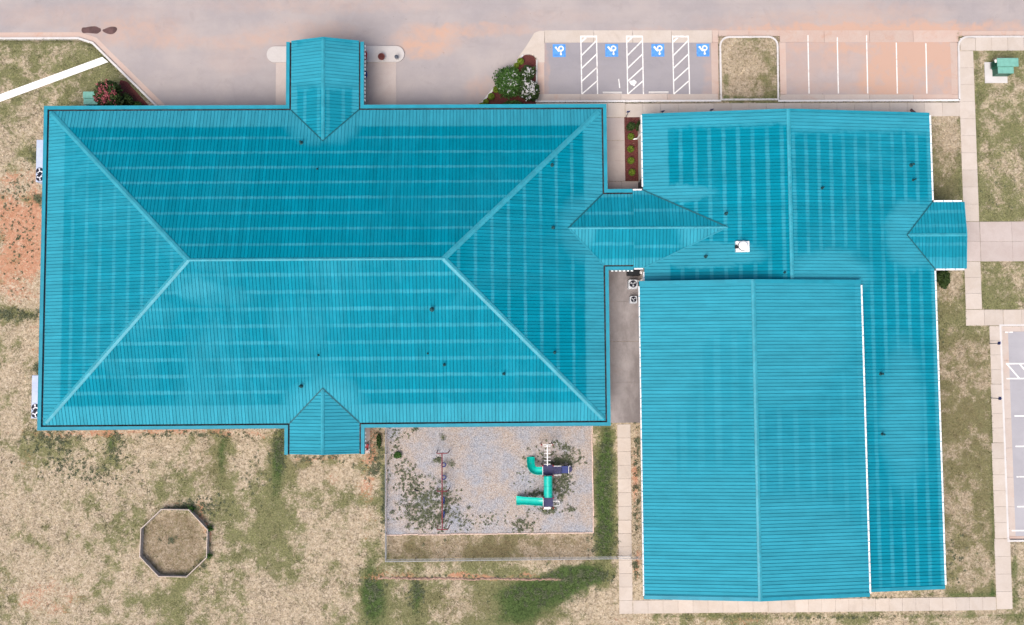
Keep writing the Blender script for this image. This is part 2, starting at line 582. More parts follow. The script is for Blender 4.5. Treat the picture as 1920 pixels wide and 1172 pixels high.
M['gutter'] = flat('white_gutter', (0.76, 0.775, 0.79), 0.5, 0, 0.04, 2)
M['wall'] = flat('cream_wall', (0.62, 0.57, 0.51), 0.85, 0, 0.05, 2)
M['brick'] = flat('tan_brick_wall', (0.36, 0.24, 0.18), 0.9, 0, 0.12, 6)
M['black'] = flat('black_plastic', (0.012, 0.014, 0.018), 0.45)
M['vent'] = flat('dark_vent_rubber', (0.012, 0.06, 0.07), 0.6)
M['galv'] = flat('galvanised_steel', (0.42, 0.43, 0.45), 0.4, 0.6, 0.06, 3)
M['hvac'] = flat('pale_blue_grey_cabinet', (0.42, 0.48, 0.63), 0.5, 0, 0.04, 2)
M['fan_dark'] = flat('dark_fan_well', (0.006, 0.006, 0.018), 0.5)
M['fan_blade'] = flat('pale_fan_blade', (0.62, 0.62, 0.68), 0.4, 0.2)
M['condenser'] = flat('pale_grey_condenser', (0.55, 0.58, 0.63), 0.5)
M['green_box'] = flat('green_enamel', (0.16, 0.38, 0.32), 0.45, 0, 0.05, 3)
M['green_dark'] = flat('dark_green_enamel', (0.018, 0.10, 0.065), 0.45)
M['slide'] = flat('teal_play_plastic', (0.0, 0.42, 0.345), 0.3, 0, 0.04, 3, 0.5)
M['navy'] = flat('navy_deck_coating', (0.035, 0.035, 0.10), 0.6, 0, 0.1, 8)
M['red_metal'] = flat('dark_red_enamel', (0.17, 0.025, 0.035), 0.45)
M['red'] = flat('red_enamel', (0.30, 0.012, 0.02), 0.45)
M['blue_dark'] = flat('blue_enamel', (0.02, 0.035, 0.16), 0.4)
M['white_metal'] = flat('white_enamel', (0.84, 0.83, 0.83), 0.4, 0, 0.02)
M['wood'] = flat('grey_weathered_plank', (0.46, 0.42, 0.40), 0.9, 0, 0.14, 7)
M['wood_top'] = flat('pale_plank_edge', (0.52, 0.44, 0.39), 0.9, 0, 0.1, 7)
M['edging'] = flat('pale_edging_board', (0.55, 0.42, 0.36), 0.9, 0, 0.12, 5)
M['terracotta'] = flat('red_brown_pot', (0.16, 0.055, 0.05), 0.7, 0, 0.15, 6)
M['bin_lid'] = flat('blue_grey_lid', (0.075, 0.085, 0.11), 0.5)
M['puddle'] = flat('damp_brown_patch', (0.105, 0.058, 0.055), 0.35, 0, 0.15, 1.5, 0.4)
M['soil'] = mat_mulch('bare_red_soil', (0.13, 0.07, 0.06), (0.52, 0.36, 0.28))
M['bark'] = flat('grey_brown_bark', (0.13, 0.09, 0.065), 0.9, 0, 0.15, 10)


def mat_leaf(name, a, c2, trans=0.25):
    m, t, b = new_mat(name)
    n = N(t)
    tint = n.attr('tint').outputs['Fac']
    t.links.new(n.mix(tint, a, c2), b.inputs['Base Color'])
    b.inputs['Roughness'].default_value = 0.6
    b.inputs['Specular IOR Level'].default_value = 0.2
    tr = t.nodes.new('ShaderNodeBsdfTranslucent')
    t.links.new(n.mix(tint, a, c2), tr.inputs[0])
    ms = t.nodes.new('ShaderNodeMixShader'); ms.inputs[0].default_value = trans
    out = [x for x in t.nodes if x.type == 'OUTPUT_MATERIAL'][0]
    t.links.new(b.outputs[0], ms.inputs[1]); t.links.new(tr.outputs[0], ms.inputs[2])
    t.links.new(ms.outputs[0], out.inputs[0])
    return m


M['leaf_dark'] = mat_leaf('dark_green_leaves', (0.012, 0.030, 0.010), (0.055, 0.095, 0.025))
M['leaf_mid'] = mat_leaf('mid_green_leaves', (0.020, 0.060, 0.012), (0.075, 0.16, 0.035))
M['leaf_lime'] = mat_leaf('lime_green_leaves', (0.075, 0.13, 0.012), (0.20, 0.27, 0.03))
M['leaf_weed'] = mat_leaf('weed_leaves', (0.10, 0.12, 0.075), (0.25, 0.27, 0.165))
M['bloom_pink'] = mat_leaf('pink_blossom', (0.28, 0.05, 0.075), (0.52, 0.17, 0.19))
M['bloom_white'] = mat_leaf('white_blossom', (0.68, 0.66, 0.68), (0.9, 0.88, 0.9))
M['straw'] = None


# ------------------------------------------------------------------ plan dimensions
ZE = 3.60                      # eaves of the hip roof building
BX0, BX1, BY0, BY1 = -40.61, 9.53, -4.75, 23.60
BHW = (BY1 - BY0) / 2
BYC = (BY0 + BY1) / 2
BS = 0.3296
ZW = 3.75                      # eaves of the low gable building
WX0 = (at(1203, 214, ZW)[0] + at(1209, 520, ZW)[0]) / 2
WX1 = (at(1743, 213, ZW)[0] + at(1771, 1104, ZW)[0]) / 2
WXR = 26.12
WY1 = (at(1203, 214, ZW)[1] + at(1743, 213, ZW)[1]) / 2
WY0 = at(1771, 1104, ZW)[1]
WSW, WSE = 1.6 / (WXR - WX0), 1.6 / (WX1 - WXR)
ZG = 5.05                      # eaves of the tall hall
GX0 = (at(1199, 535, ZG)[0] + at(1208, 1118, ZG)[0]) / 2
GX1 = (at(1614, 535, ZG)[0] + at(1630, 1113, ZG)[0]) / 2
GXR = (at(1412.5, 530, ZG + 1.25)[0] + at(1425, 1120, ZG + 1.25)[0]) / 2
GY1 = (at(1199, 530, ZG)[1] + at(1614, 527, ZG)[1]) / 2
GY0 = (at(1207, 1122, ZG)[1] + at(1630, 1115, ZG)[1]) / 2
GSW, GSE = 1.25 / (GXR - GX0), 1.25 / (GX1 - GXR)
print('wing', WX0, WX1, WY0, WY1, 'hall', GX0, GX1, GXR, GY0, GY1)

NPX = at(607, 150, ZE + 1)[0]                                       # north porch ridge
NPH = (at(673, 150, ZE)[0] - at(546, 150, ZE)[0]) / 2
NPX = (at(673, 150, ZE)[0] + at(546, 150, ZE)[0]) / 2
NPY = at(545, 77, ZE)[1]
SPX = (at(674, 830, ZE)[0] + at(543, 830, ZE)[0]) / 2               # south porch
SPH = (at(674, 830, ZE)[0] - at(543, 830, ZE)[0]) / 2
SPY = at(605, 851, ZE)[1]
LYC = at(1200, 427, ZE + 1.05)[1]                                   # link ridge
LH = (at(1160, 361, ZE)[1] - at(1160, 494, ZE)[1]) / 2
LXS = at(1188, 430, ZE + 0.5)[0]
PYC = at(1780, 440, ZW + 0.4)[1]                                    # east portico
PH_ = (at(1780, 379, ZW)[1] - at(1780, 504, ZW)[1]) / 2
PX1 = at(1808, 440, ZW)[0]
print('porch', NPX, NPH, NPY, SPX, SPH, SPY, 'link', LYC, LH, LXS, 'portico', PYC, PH_, PX1)

# ------------------------------------------------------------------ numpy value noise and ground masks
def vnoise(x, y, sc, seed):
    x = x / sc; y = y / sc
    xi = np.floor(x).astype(np.int64); yi = np.floor(y).astype(np.int64)
    fx = x - xi; fy = y - yi
    fx = fx * fx * (3 - 2 * fx); fy = fy * fy * (3 - 2 * fy)
    def h(a, b):
        k = (a * 374761393 + b * 668265263 + seed * 974711) & 0x7fffffff
        k = ((k ^ (k >> 13)) * 1274126177) & 0x7fffffff
        return ((k ^ (k >> 16)) & 0xffff) / 65535.0
    return (h(xi, yi) * (1 - fx) + h(xi + 1, yi) * fx) * (1 - fy) + (h(xi, yi + 1) * (1 - fx) + h(xi + 1, yi + 1) * fx) * fy


def fbm(x, y, sc, seed, octv=4):
    t = 0; a = 1; s = 0
    for i in range(octv):
        t = t + a * vnoise(x, y, sc / 2 ** i, seed + i * 17); s += a; a *= 0.6
    return t / s


def masks(X, Y):
    """growth of the lawn: green, lush (dense dark grass), soil (bare red earth, and shadow painted beside the ball pit)"""
    px, py = topix(X, Y, 0.0)
    wx = px + (fbm(X, Y, 3.0, 5) - 0.5) * 20
    wy = py + (fbm(X, Y, 3.0, 9) - 0.5) * 28
    def B(cx, cy, rx, ry, s=1.0):
        return s * np.exp(-(((wx - cx) / rx) ** 2 + ((wy - cy) / ry) ** 2))
    def Bx(x0, y0, x1, y1, soft=6):
        sx = 1 / (1 + np.exp(-(px - x0) / soft)) * 1 / (1 + np.exp((px - x1) / soft))
        sy = 1 / (1 + np.exp(-(py - y0) / soft)) * 1 / (1 + np.exp((py - y1) / soft))
        return sx * sy
    n1 = 0.45 * fbm(X, Y, 2.4, 1, 4) + 0.55 * fbm(X, Y, 0.95, 41, 3)
    n2 = fbm(X, Y, 7.0, 2, 4)
    g = 0.31 + 0 * px
    g = g + 0.34 * Bx(-200, 60, 240, 215, 12)                # lawn by the road
    g = g + 0.10 * Bx(-200, 200, 80, 330, 20)
    g = g + 0.13 * Bx(-300, 860, 730, 1400, 40)
    g = g + 0.40 * Bx(1740, 90, 2400, 600, 10) - 0.20 * B(1880, 385, 50, 45)
    g = g + 0.36 * Bx(1745, 600, 1872, 1125, 8)
    g = g + 0.22 * Bx(700, 1000, 1160, 1055, 4)
    g = g + 0.30 * Bx(1345, 66, 1462, 190, 3) * 0.15
    g = g + 0.15 * Bx(1160, 1150, 2200, 1400, 8)
    st = 1.25 * (B(522, 850, 16, 60, 0.95) + B(525, 960, 34, 60, 0.6) + B(510, 1020, 40, 50, 0.35) + B(418, 850, 14, 55, 0.65)
          + B(428, 960, 20, 60, 0.4) + B(400, 880, 30, 20, 0.3) + B(205, 840, 14, 45, 0.6) + B(120, 830, 60, 22, 0.3) + B(30, 590, 60, 12, 0.6)
          + B(60, 290, 26, 18, 0.7) + B(70, 375, 22, 14, 0.7)
          + B(700, 1120, 26, 60, 0.9) + B(782, 1125, 22, 50, 0.8) + B(740, 1150, 60, 30, 0.2) + B(990, 1120, 70, 40, 0.85) + B(1085, 1085, 70, 24, 1.0)
          + B(930, 1100, 50, 22, 0.6) + B(940, 1160, 40, 30, 0.6) + B(1130, 1065, 30, 18, 0.6) + B(1135, 880, 20, 95, 0.9) + B(1130, 1000, 24, 50, 0.7)
          + B(720, 900, 9, 70, 0.5) + B(700, 870, 30, 30, 0.3) + B(600, 870, 60, 12, 0.3)
          + B(330, 1065, 60, 40, 0.2) + B(150, 1010, 60, 60, 0.15) + B(230, 960, 60, 40, 0.2) + B(100, 1050, 40, 60, 0.12) + B(560, 1060, 60, 40, 0.2)
          + B(1360, 170, 8, 30, 0.6) + B(1400, 188, 50, 4, 0.6) + B(1780, 1060, 40, 30, 0.3) + B(1750, 630, 20, 20, 0.3) + B(1870, 560, 60, 25, 0.3)
          + B(1600, 1165, 40, 10, 0.5))
    g = g + st
    g = g + (n1 - 0.5) * 2.3 + (n2 - 0.5) * 1.0
    lush = (B(522, 850, 13, 60, 1.1) + B(526, 950, 22, 60, 0.35) + B(418, 900, 10, 40, 0.3) + B(700, 1130, 24, 60, 0.3) + B(782, 1125, 18, 50, 0.3) + B(418, 840, 11, 50, 0.75) + B(205, 830, 11, 45, 0.8) + B(120, 822, 50, 12, 0.35) + B(700, 1115, 20, 55, 0.75) + B(782, 1120, 15, 40, 0.6)
            + B(1000, 1110, 60, 22, 0.8) + B(1085, 1078, 55, 18, 1.0) + B(1055, 1098, 50, 20, 0.5) + B(980, 1140, 30, 20, 0.5) + B(1135, 880, 15, 90, 0.9) + B(1130, 1000, 18, 46, 0.7)
            + B(720, 900, 6, 60, 0.5) + B(70, 372, 14, 9, 0.7) + B(68, 290, 14, 14, 0.6) + B(40, 590, 50, 7, 0.5) + B(72, 690, 8, 20, 0.4)
            + B(1360, 170, 5, 22, 0.6) + B(1755, 630, 12, 14, 0.4) + B(325, 1010, 12, 6, 0.5))
    q = Bx(1113, 800, 1157, 1046, 3); lush = lush + 0.30 * q; g = g + 0.6 * q
    lush = lush + B(1005, 1122, 95, 40, 0.6) + B(1100, 1075, 60, 22, 0.4) + B(950, 1165, 50, 20, 0.5) + B(700, 1120, 30, 70, 0.3)
    # unmown edges along the paving
    for (a, b_, c, d) in ((1858, 612, 1865, 1118), (1829, 97, 1834, 410), (1836, 97, 1920, 100), (1797, 222, 1801, 375), (1807, 505, 1812, 612), (1812, 611, 1855, 616), (1212, 1152, 1920, 1158), (1740, 1112, 1868, 1119), (1352, 180, 1458, 187), (0, 76, 150, 79), (1842, 492, 1846, 578), (1842, 575, 1920, 579), (1898, 1015, 1906, 1140)):
        q = Bx(a, b_, c, d, 2.0)
        lush = lush + 0.75 * q; g = g + 0.5 * q
    lush = lush + (n1 - 0.5) * 0.6
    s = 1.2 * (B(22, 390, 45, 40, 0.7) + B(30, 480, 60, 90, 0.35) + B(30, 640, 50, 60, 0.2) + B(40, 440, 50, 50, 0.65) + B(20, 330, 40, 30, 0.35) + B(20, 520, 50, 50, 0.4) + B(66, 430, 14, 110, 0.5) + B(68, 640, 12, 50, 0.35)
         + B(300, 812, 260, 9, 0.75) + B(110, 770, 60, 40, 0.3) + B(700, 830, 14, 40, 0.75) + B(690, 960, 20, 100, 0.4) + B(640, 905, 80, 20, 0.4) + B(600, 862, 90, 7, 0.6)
         + B(60, 860, 50, 40, 0.35) + B(380, 975, 14, 40, 0.75) + B(330, 950, 45, 6, 0.6) + B(393, 1010, 7, 30, 0.6) + B(262, 1030, 10, 40, 0.3) + B(330, 1090, 40, 7, 0.3)  # arc outside the pit's north-east: bare soil plus its painted-in shadow
         + B(50, 1100, 90, 60, 0.4) + B(120, 1140, 90, 30, 0.3) + B(1192, 900, 7, 100, 0.8) + B(1192, 1060, 8, 30, 0.8) + B(880, 1083, 185, 6, 0.8) + B(730, 1070, 40, 20, 0.3)
         + B(150, 165, 60, 30, 0.2) + B(20, 250, 40, 30, 0.2) + B(1170, 1162, 60, 12, 0.35) + B(1400, 1160, 160, 8, 0.45) + B(1800, 1160, 80, 8, 0.3) + B(1780, 870, 14, 120, 0.25) + B(1762, 980, 10, 90, 0.3) + B(1820, 1095, 60, 12, 0.3) + B(1775, 290, 20, 50, 0.3) + B(1775, 560, 20, 40, 0.3))
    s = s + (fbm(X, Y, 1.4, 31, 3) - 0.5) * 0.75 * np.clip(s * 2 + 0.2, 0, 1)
    oct_ = 1 / (1 + np.exp((np.hypot(px - 326, py - 1019) - 59) / 2.0))
    g = g * (1 - oct_) + oct_ * (0.40 + (n1 - 0.5) * 0.8)
    lush = lush * (1 - oct_ * 0.7)
    s = s * (1 - oct_) + oct_ * 0.12
    sh = Bx(726, 1004, 1110, 1050, 3)
    s = s + sh * 0.15
    br = 0.78 * oct_ + 0.75 * sh + 0.45 * Bx(1757, 625, 1862, 1110, 6) * (0.4 + n2) + 0.35 * Bx(1748, 222, 1798, 372, 5) + 0.35 * Bx(1352, 76, 1458, 184, 5) + 0.25 * Bx(1757, 508, 1808, 600, 5) + B(400, 880, 30, 40, 0.4) + B(560, 870, 60, 30, 0.25) + B(860, 1140, 90, 30, 0.35) + B(1000, 1160, 60, 20, 0.3)
    br = br * (0.8 + 1.0 * (n1 - 0.5))
    return np.clip(g, 0, 1), np.clip(lush, 0, 1), np.clip(s, 0, 1), np.clip(br, 0, 1)


# ------------------------------------------------------------------ ground, roads, paving
ZA = -0.13          # level of asphalt below the lawn


def P(px, py, z=0.0):
    return at(px, py, z)[:2]


left_kerb = [(-260, P(0, 74)[1]), P(0, 74), P(146, 73.5), P(172, 82), P(190, 100), P(298, 206)]
bed_kerb = [P(896, 203), P(982, 104)]
# kerb lines (back of kerb); lawn lies behind them
EXC = []            # plan polygons where no lawn grows


def rpoly(r):
    return [(r[0], r[1]), (r[2], r[1]), (r[2], r[3]), (r[0], r[3])]


def inside(poly, X, Y):
    c = np.zeros(X.shape, bool)
    n = len(poly)
    for i in range(n):
        x1, y1 = poly[i][:2]; x2, y2 = poly[(i + 1) % n][:2]
        if y1 == y2: continue
        c ^= ((y1 > Y) != (y2 > Y)) & (X < (x2 - x1) * (Y - y1) / (y2 - y1) + x1)
    return c


YR = P(1000, 57)[1]                     # south edge of the road by the parking bays
XE = 240.0
road_poly = [(-260, 62), (XE, 62), (XE, YR - 0.12), (P(1012, 57)[0], YR - 0.12), P(1002, 61), P(986, 87), P(966, 119), P(897, 203), (P(897, 203)[0], 22.0), (P(298, 206)[0], 22.0)] + left_kerb[::-1]
lotA = rect(1008, 57, 1347, 189)
lotB = rect(1462, 57, 1797, 189)
_c = rect(1885, 612, 1900, 1012)
lotC = (_c[0], _c[1], 62.0, _c[3])
corner = [P(*q) for q in ((1012, 57), (1021, 57), (1021, 116), (1008, 116), (1006, 109), (1001, 104), (992, 102), (985, 104), (977, 112), (968, 116), (972, 106), (986, 87), (1002, 61))]
lotI = rect(1346, 57, 1463, 67.2)
low = [rpoly(lotI), corner, road_poly, rpoly(lotA), rpoly(lotB), rpoly(lotC), rpoly((P(1797, 60)[0], P(1797, 67)[1], XE, YR + 1))]
EXC += low

# one ground sheet, fine where the photograph looks, coarse out to the horizon
def axis(a, b, st, far):
    core = np.arange(a, b + st / 2, st)
    out = np.array([8, 25, 70, 200, 600, 1500, 3000.0])
    return np.concatenate([(a - out)[::-1], core, b + out])
gx = axis(-56, 58, 0.25, 0); gy = axis(-36, 46, 0.25, 0)
GXX, GYY = np.meshgrid(gx, gy)
X = GXX.ravel(); Y = GYY.ravel()
cl = np.zeros(X.shape, bool)
for p in low:
    for (dx, dy) in ((0, 0), (0.14, 0), (-0.14, 0), (0, 0.14), (0, -0.14)):
        cl |= inside(p, X + dx, Y + dy)
Zg = np.where(cl, -0.35, (fbm(X, Y, 3.0, 77, 3) - 0.5) * 0.05 - 0.01)
nxg, nyg = len(gx), len(gy)
idx = np.arange(nxg * nyg).reshape(nyg, nxg)
quads = np.stack([idx[:-1, :-1], idx[:-1, 1:], idx[1:, 1:], idx[1:, :-1]], -1).reshape(-1, 4)
gme = fast_mesh('ground', np.stack([X, Y, Zg], 1), quads)
near = (np.abs(X) < 60) & (np.abs(Y) < 50)
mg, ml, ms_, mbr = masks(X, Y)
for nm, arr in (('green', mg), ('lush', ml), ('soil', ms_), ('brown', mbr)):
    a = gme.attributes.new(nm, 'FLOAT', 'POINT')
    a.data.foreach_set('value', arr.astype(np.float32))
gme.polygons.foreach_set('use_smooth', np.ones(len(gme.polygons), bool))
ground = link('ground', gme, M['ground'])
tag(ground, 'dry patchy lawn and red soil around the buildings', kind='structure')


def sheet(name, poly, z, mat, label, parent=None):
    o = MB().prism([p[:2] for p in poly], z - 0.03, z).build(name, mat, parent)
    if parent is None: tag(o, label, kind='structure')
    return o


road = sheet('road', road_poly, ZA, M['road'], 'pale pinkish worn asphalt road and entrance drive along the top')


def slab_grid(name, label, rects, mat, z0=-0.16, z1=0.03, gap=0.007):
    """paving laid slab by slab; rects: (px0,py0,px1,py1,nx,ny)"""
    root = empty(name)
    tag(root, label, kind='structure')
    for q in rects:
        x0, y0, x1, y1 = rect(*q[:4], z=z1)
        EXC.append(rpoly((x0, y0, x1, y1)))
        nx, ny = q[4], q[5]
        for i in range(nx):
            for j in range(ny):
                a, b_ = x0 + (x1 - x0) * i / nx, x0 + (x1 - x0) * (i + 1) / nx
                c, d = y0 + (y1 - y0) * j / ny, y0 + (y1 - y0) * (j + 1) / ny
                dz = random.uniform(-0.004, 0.004)
                MB().bbox(a + gap, c + gap, z0, b_ - gap, d - gap, z1 + dz, 0.008).build('slab', mat, root)
    return root


def kerb(name, label, path, a, b, mat, z0=-0.35, z1=0.02, closed=False, parent=None):
    o = MB().strip(path, a, b, z0, z1, closed).build(name, mat, parent)
    if parent is None: tag(o, label, kind='structure')
    return o


# --- kerb and gutter pan of the left lawn
kerb('kerb', 'pale concrete kerb curving round the left lawn', left_kerb, 0.0, 0.20, M['kerb'])
kerb('gutter_pan', 'dust stained concrete gutter along the left lawn kerb', left_kerb, 0.20, 0.72, M['pan_red'], ZA - 0.1, ZA + 0.006)
# --- kerb of the planting bed by the drive
kerb('kerb', 'thin pale kerb slanting along the flower bed by the drive', [P(894, 206), P(982, 104)], 0.0, 0.17, M['kerb'])

# --- accessible bays
lot = sheet('parking_lot', rpoly(rect(1019, 79, 1336, 178)), ZA + 0.004, M['lot_a'], 'grey asphalt parking lot with four blue accessible bays')
apron = empty('concrete_apron'); tag(apron, 'pale concrete apron framing the accessible parking bays', kind='structure')
MB().prism(corner, ZA - 0.1, ZA + 0.010).build('slab', M['walk'], apron)
for (a, b_) in ((1021.5, 1113), (1113.6, 1186), (1186.6, 1259), (1259.6, 1335)):
    MB().box(*rect(a, 57, b_, 80, ZA)[:2], ZA - 0.1, *rect(a, 57, b_, 80, ZA)[2:], ZA + 0.010).build('slab', M['walk'], apron)
def pan(px0, py0, px1, py1, mat, parent):
    r = rect(px0, py0, px1, py1, ZA)
    return MB().box(r[0], r[1], ZA - 0.1, r[2], r[3], ZA + 0.009).build('slab', mat, parent)
pan(1008, 116.4, 1020.5, 176, M['pan_red'], apron)
for (a, b_) in ((1008, 1087.5), (1088, 1164), (1164.5, 1251), (1251.5, 1347)):
    pan(a, 176.4, b_, 189, M['pan'], apron)
pan(1334, 80.5, 1347, 176, M['pan_red'], apron)
pan(1335.5, 57, 1347, 80, M['pan_red'], apron)
kerb('kerb', 'straight white kerb below the accessible bays', [P(1004, 191.5), P(1352, 190)], -0.02, 0.14, M['kerb_white'], -0.3, 0.035)
kerb('kerb', 'thin kerb between the flower bed and the accessible bays', [P(1007, 112), P(1006.5, 190)], -0.10, 0.05, M['kerb'], -0.3, 0.03)


def paint(name, poly, parent, mat, z):
    """thin paint film"""
    return MB().prism([p[:2] for p in poly], z, z + 0.004).build(name, mat, parent)


def pline(name, a, b, wd, parent, z, mat=None):
    a, b = Vector(a[:2]), Vector(b[:2])
    d = (b - a).normalized(); nn = Vector((-d.y, d.x)) * wd / 2
    return paint(name, [a + nn, a - nn, b - nn, b + nn], parent, mat or M['white'], z)


ZP = ZA + 0.013
for (xt, xb) in ((1089, 1091), (1175, 1177), (1261, 1263.5)):
    wpx = 29.5
    pline('hatch_line', P(xt, 68, ZP), P(xb, 176.5, ZP), 0.105, lot, ZP)
    pline('hatch_line', P(xt + wpx, 68, ZP), P(xb + wpx, 176.5, ZP), 0.105, lot, ZP)
    pline('hatch_line', P(xt - 1, 68.5, ZP), P(xt + wpx + 1, 68.5, ZP), 0.17, lot, ZP + 0.0045)
    pline('hatch_line', P(xt + 1, 78.5, ZP), P(xt + 11, 69.5, ZP), 0.15, lot, ZP + 0.0045)
    for k in range(4):
        yb = 104.5 + 23.9 * k
        pline('hatch_line', P(xt + 1.0 + k * 0.5, yb, ZP), P(xt + wpx - 0.5 + k * 0.5, yb - 28 + k * 1.2, ZP), 0.115, lot, ZP + 0.0045)
for (cx, cy) in ((1048.5, 95), (1147, 94.5), (1233.5, 94.3), (1318, 94)):
    c = P(cx, cy, ZP)
    hw = 0.62
    sq = [(c[0] - hw * random.uniform(0.97, 1.03), c[1] - hw), (c[0] + hw, c[1] - hw * 1.0), (c[0] + hw * random.uniform(0.97, 1.03), c[1] + hw), (c[0] - hw, c[1] + hw)]
    pnl = paint('accessible_symbol_panel', sq, lot, M['blue'], ZP)
    mb = MB(); zz = ZP + 0.0045; k = hw / 13.0
    def ring(ox, oy, ro, ri, a0, a1, z, n=26):
        vs = []; fs = []
        for i in range(n + 1):
            t = a0 + (a1 - a0) * i / n
            vs += [(c[0] + (ox + ro * math.cos(t)) * k, c[1] + (oy + ro * math.sin(t)) * k, z), (c[0] + (ox + ri * math.cos(t)) * k, c[1] + (oy + ri * math.sin(t)) * k, z)]
        for i in range(n): fs.append((2 * i, 2 * i + 2, 2 * i + 3, 2 * i + 1))
        mb.add(vs, fs)
    def capsule(x0, y0, x1, y1, r, z):
        d = Vector((x1 - x0, y1 - y0)); a = math.atan2(d.y, d.x)
        pts = [(x1 + r * math.cos(a - math.pi / 2 + math.pi * i / 8), y1 + r * math.sin(a - math.pi / 2 + math.pi * i / 8)) for i in range(9)]
        pts += [(x0 + r * math.cos(a + math.pi / 2 + math.pi * i / 8), y0 + r * math.sin(a + math.pi / 2 + math.pi * i / 8)) for i in range(9)]
        mb.add([(c[0] + p[0] * k, c[1] + p[1] * k, z) for p in pts], [tuple(range(len(pts)))])
    ring(3.6, 4.2, 5.8, 3.0, math.radians(-115), math.radians(215), zz)          # wheel
    capsule(-6.6, 6.2, -6.4, 6.2, 2.1, zz + 0.001)                              # head
    capsule(-5.5, 4.6, -1.6, -0.4, 1.5, zz + 0.002)                              # trunk
    capsule(-1.4, -0.8, 3.2, 0.4, 1.5, zz + 0.003)                              # lap
    capsule(3.4, 0.2, 3.4, -6.4, 1.2, zz + 0.004)                               # shin
    capsule(3.4, -6.8, 3.4, -7.6, 2.0, zz + 0.005)                              # foot
    mb.build('wheelchair_symbol', M['white'], pnl)
mb = MB()
cx, cy = P(1187, 155.5, ZP)
mb.prism([(cx + 0.32 * (1 + 0.25 * math.sin(3 * t)) * math.cos(t), cy + 0.28 * (1 + 0.2 * math.cos(5 * t)) * math.sin(t)) for t in [i * math.pi / 10 for i in range(20)]], ZP, ZP + 0.006)
mb.build('paint_splash', M['white'], lot)
pline('faded_line', P(1162, 165, ZP), P(1160, 148, ZP), 0.10, lot, ZP)

for (px0, px1, py, lab) in ((1130, 1167, 173, 'concrete wheel stop in the second accessible bay from the left'), (1216, 1254, 172.5, 'concrete wheel stop in the third accessible bay from the left')):
    a, b_ = P(px0, py, 0), P(px1, py, 0)
    cy_ = (a[1] + b_[1]) / 2
    z = ZA + 0.006
    h = 0.10
    vs = []
    for x, ins in ((a[0], 0.03), (b_[0], -0.03)):
        vs += [(x, cy_ - h, z), (x, cy_ + h, z), (x + ins, cy_ + h * 0.7, z + 0.13), (x + ins, cy_ - h * 0.7, z + 0.13)]
    o = MB().add(vs, [(0, 1, 2, 3), (7, 6, 5, 4), (0, 4, 5, 1), (1, 5, 6, 2), (2, 6, 7, 3), (3, 7, 4, 0)]).build('wheel_stop', M['kerb'])
    tag(o, lab, 'wheel stop', 'concrete wheel stops in the accessible bays')

# --- grass island
isl = [P(1348.5, 68), P(1459.5, 67.5), P(1461, 188), P(1350.5, 188.5)]
ip = fillet(isl, 0, 0.95); k_ = len(ip) - 3
ip = fillet(ip, k_, 0.95)
for (a, b_) in ((1347.3, 1404), (1404.4, 1461.7)):
    pan(a, 57, b_, 67.6, M['pan_red'], apron)
kerb('kerb', 'rounded pale kerb around the dry grass island between the bays', ip, 0.0, -0.17, M['kerb'], -0.35, 0.03, True)

# --- plain bays
lotb = sheet('parking_lot', rpoly(rect(1473, 78, 1785, 178)), ZA + 0.004, M['lot_b'], 'red dusted asphalt parking lot with five plain white lines')
ap2 = empty('concrete_apron'); tag(ap2, 'red dusted concrete gutter framing the plain parking bays', kind='structure')
for (a, b_) in ((1462, 1545), (1545.5, 1630), (1630.5, 1712), (1712.5, 1797)):
    pan(a, 57, b_, 79, M['pan_red'], ap2)
    pan(a, 177.3, b_, 189, M['pan'] if a < 1700 else M['pan_red'], ap2)
pan(1462, 79.5, 1474, 176.8, M['pan_red'], ap2)
pan(1783, 79.5, 1797, 176.8, M['pan_red'], ap2)
kerb('kerb', 'straight white kerb below the plain parking bays', [P(1459, 190.5), P(1800, 189)], -0.02, 0.14, M['kerb_white'], -0.3, 0.035)
rk = [P(1797.5, 188), P(1795.5, 67.5), (XE, P(1795, 67.5)[1])]
rk = fillet(rk, 1, 1.0)
kerb('kerb', 'white rounded kerb right of the plain bays running along the road', rk, 0.0, -0.17, M['kerb'], -0.35, 0.035)
kerb('gutter_pan', 'red dusted gutter along the kerb at the upper right', [P(1798, 67), (XE, P(1795, 67)[1])], 0.0, 0.5, M['pan_red'], ZA - 0.1, ZA + 0.006)
for i, (xt, xb, y0_) in enumerate(((1515, 1517, 66), (1570, 1572, 70), (1625, 1627, 66), (1680.5, 1682.5, 80), (1736, 1738, 81))):
    pline('stall_line', P(xt, y0_ if y0_ > 75 else 79, ZP), P(xb, 175.5, ZP), 0.105, lotb, ZP)
    if y0_ < 75: pline('faded_line', P(xt, y0_, ZP), P(xt, 78, ZP), 0.09, lotb, ZP)

# --- grey lot at the right edge
lotc = sheet('parking_lot', rpoly((P(1898, 800)[0], lotC[1] + 0.3, lotC[2], lotC[3] - 0.5)), ZA + 0.004, M['lot_c'], 'cool grey parking lot cut by the right edge of the picture')
ap3 = empty('concrete_apron'); tag(ap3, 'tan concrete gutter framing the grey lot at the right edge', kind='structure')
xc0, xc1 = lotC[0] + 0.02, P(1898, 800)[0]
ys = np.linspace(lotC[1] + 0.3, lotC[3] - 0.5, 8)
for i in range(7):
    MB().box(xc0, ys[i] + 0.008, ZA - 0.1, xc1, ys[i + 1] - 0.008, ZA + 0.009).build('slab', M['pan'], ap3)
for i in range(8):
    xa = xc0 + 1.9 * i
    MB().box(xa, lotC[3] - 0.49, ZA - 0.1, xa + 1.885, lotC[3], ZA + 0.009).build('slab', M['pan'], ap3)
    MB().box(xa, lotC[1], ZA - 0.1, xa + 1.885, lotC[1] + 0.29, ZA + 0.009).build('slab', M['pan_red'], ap3)
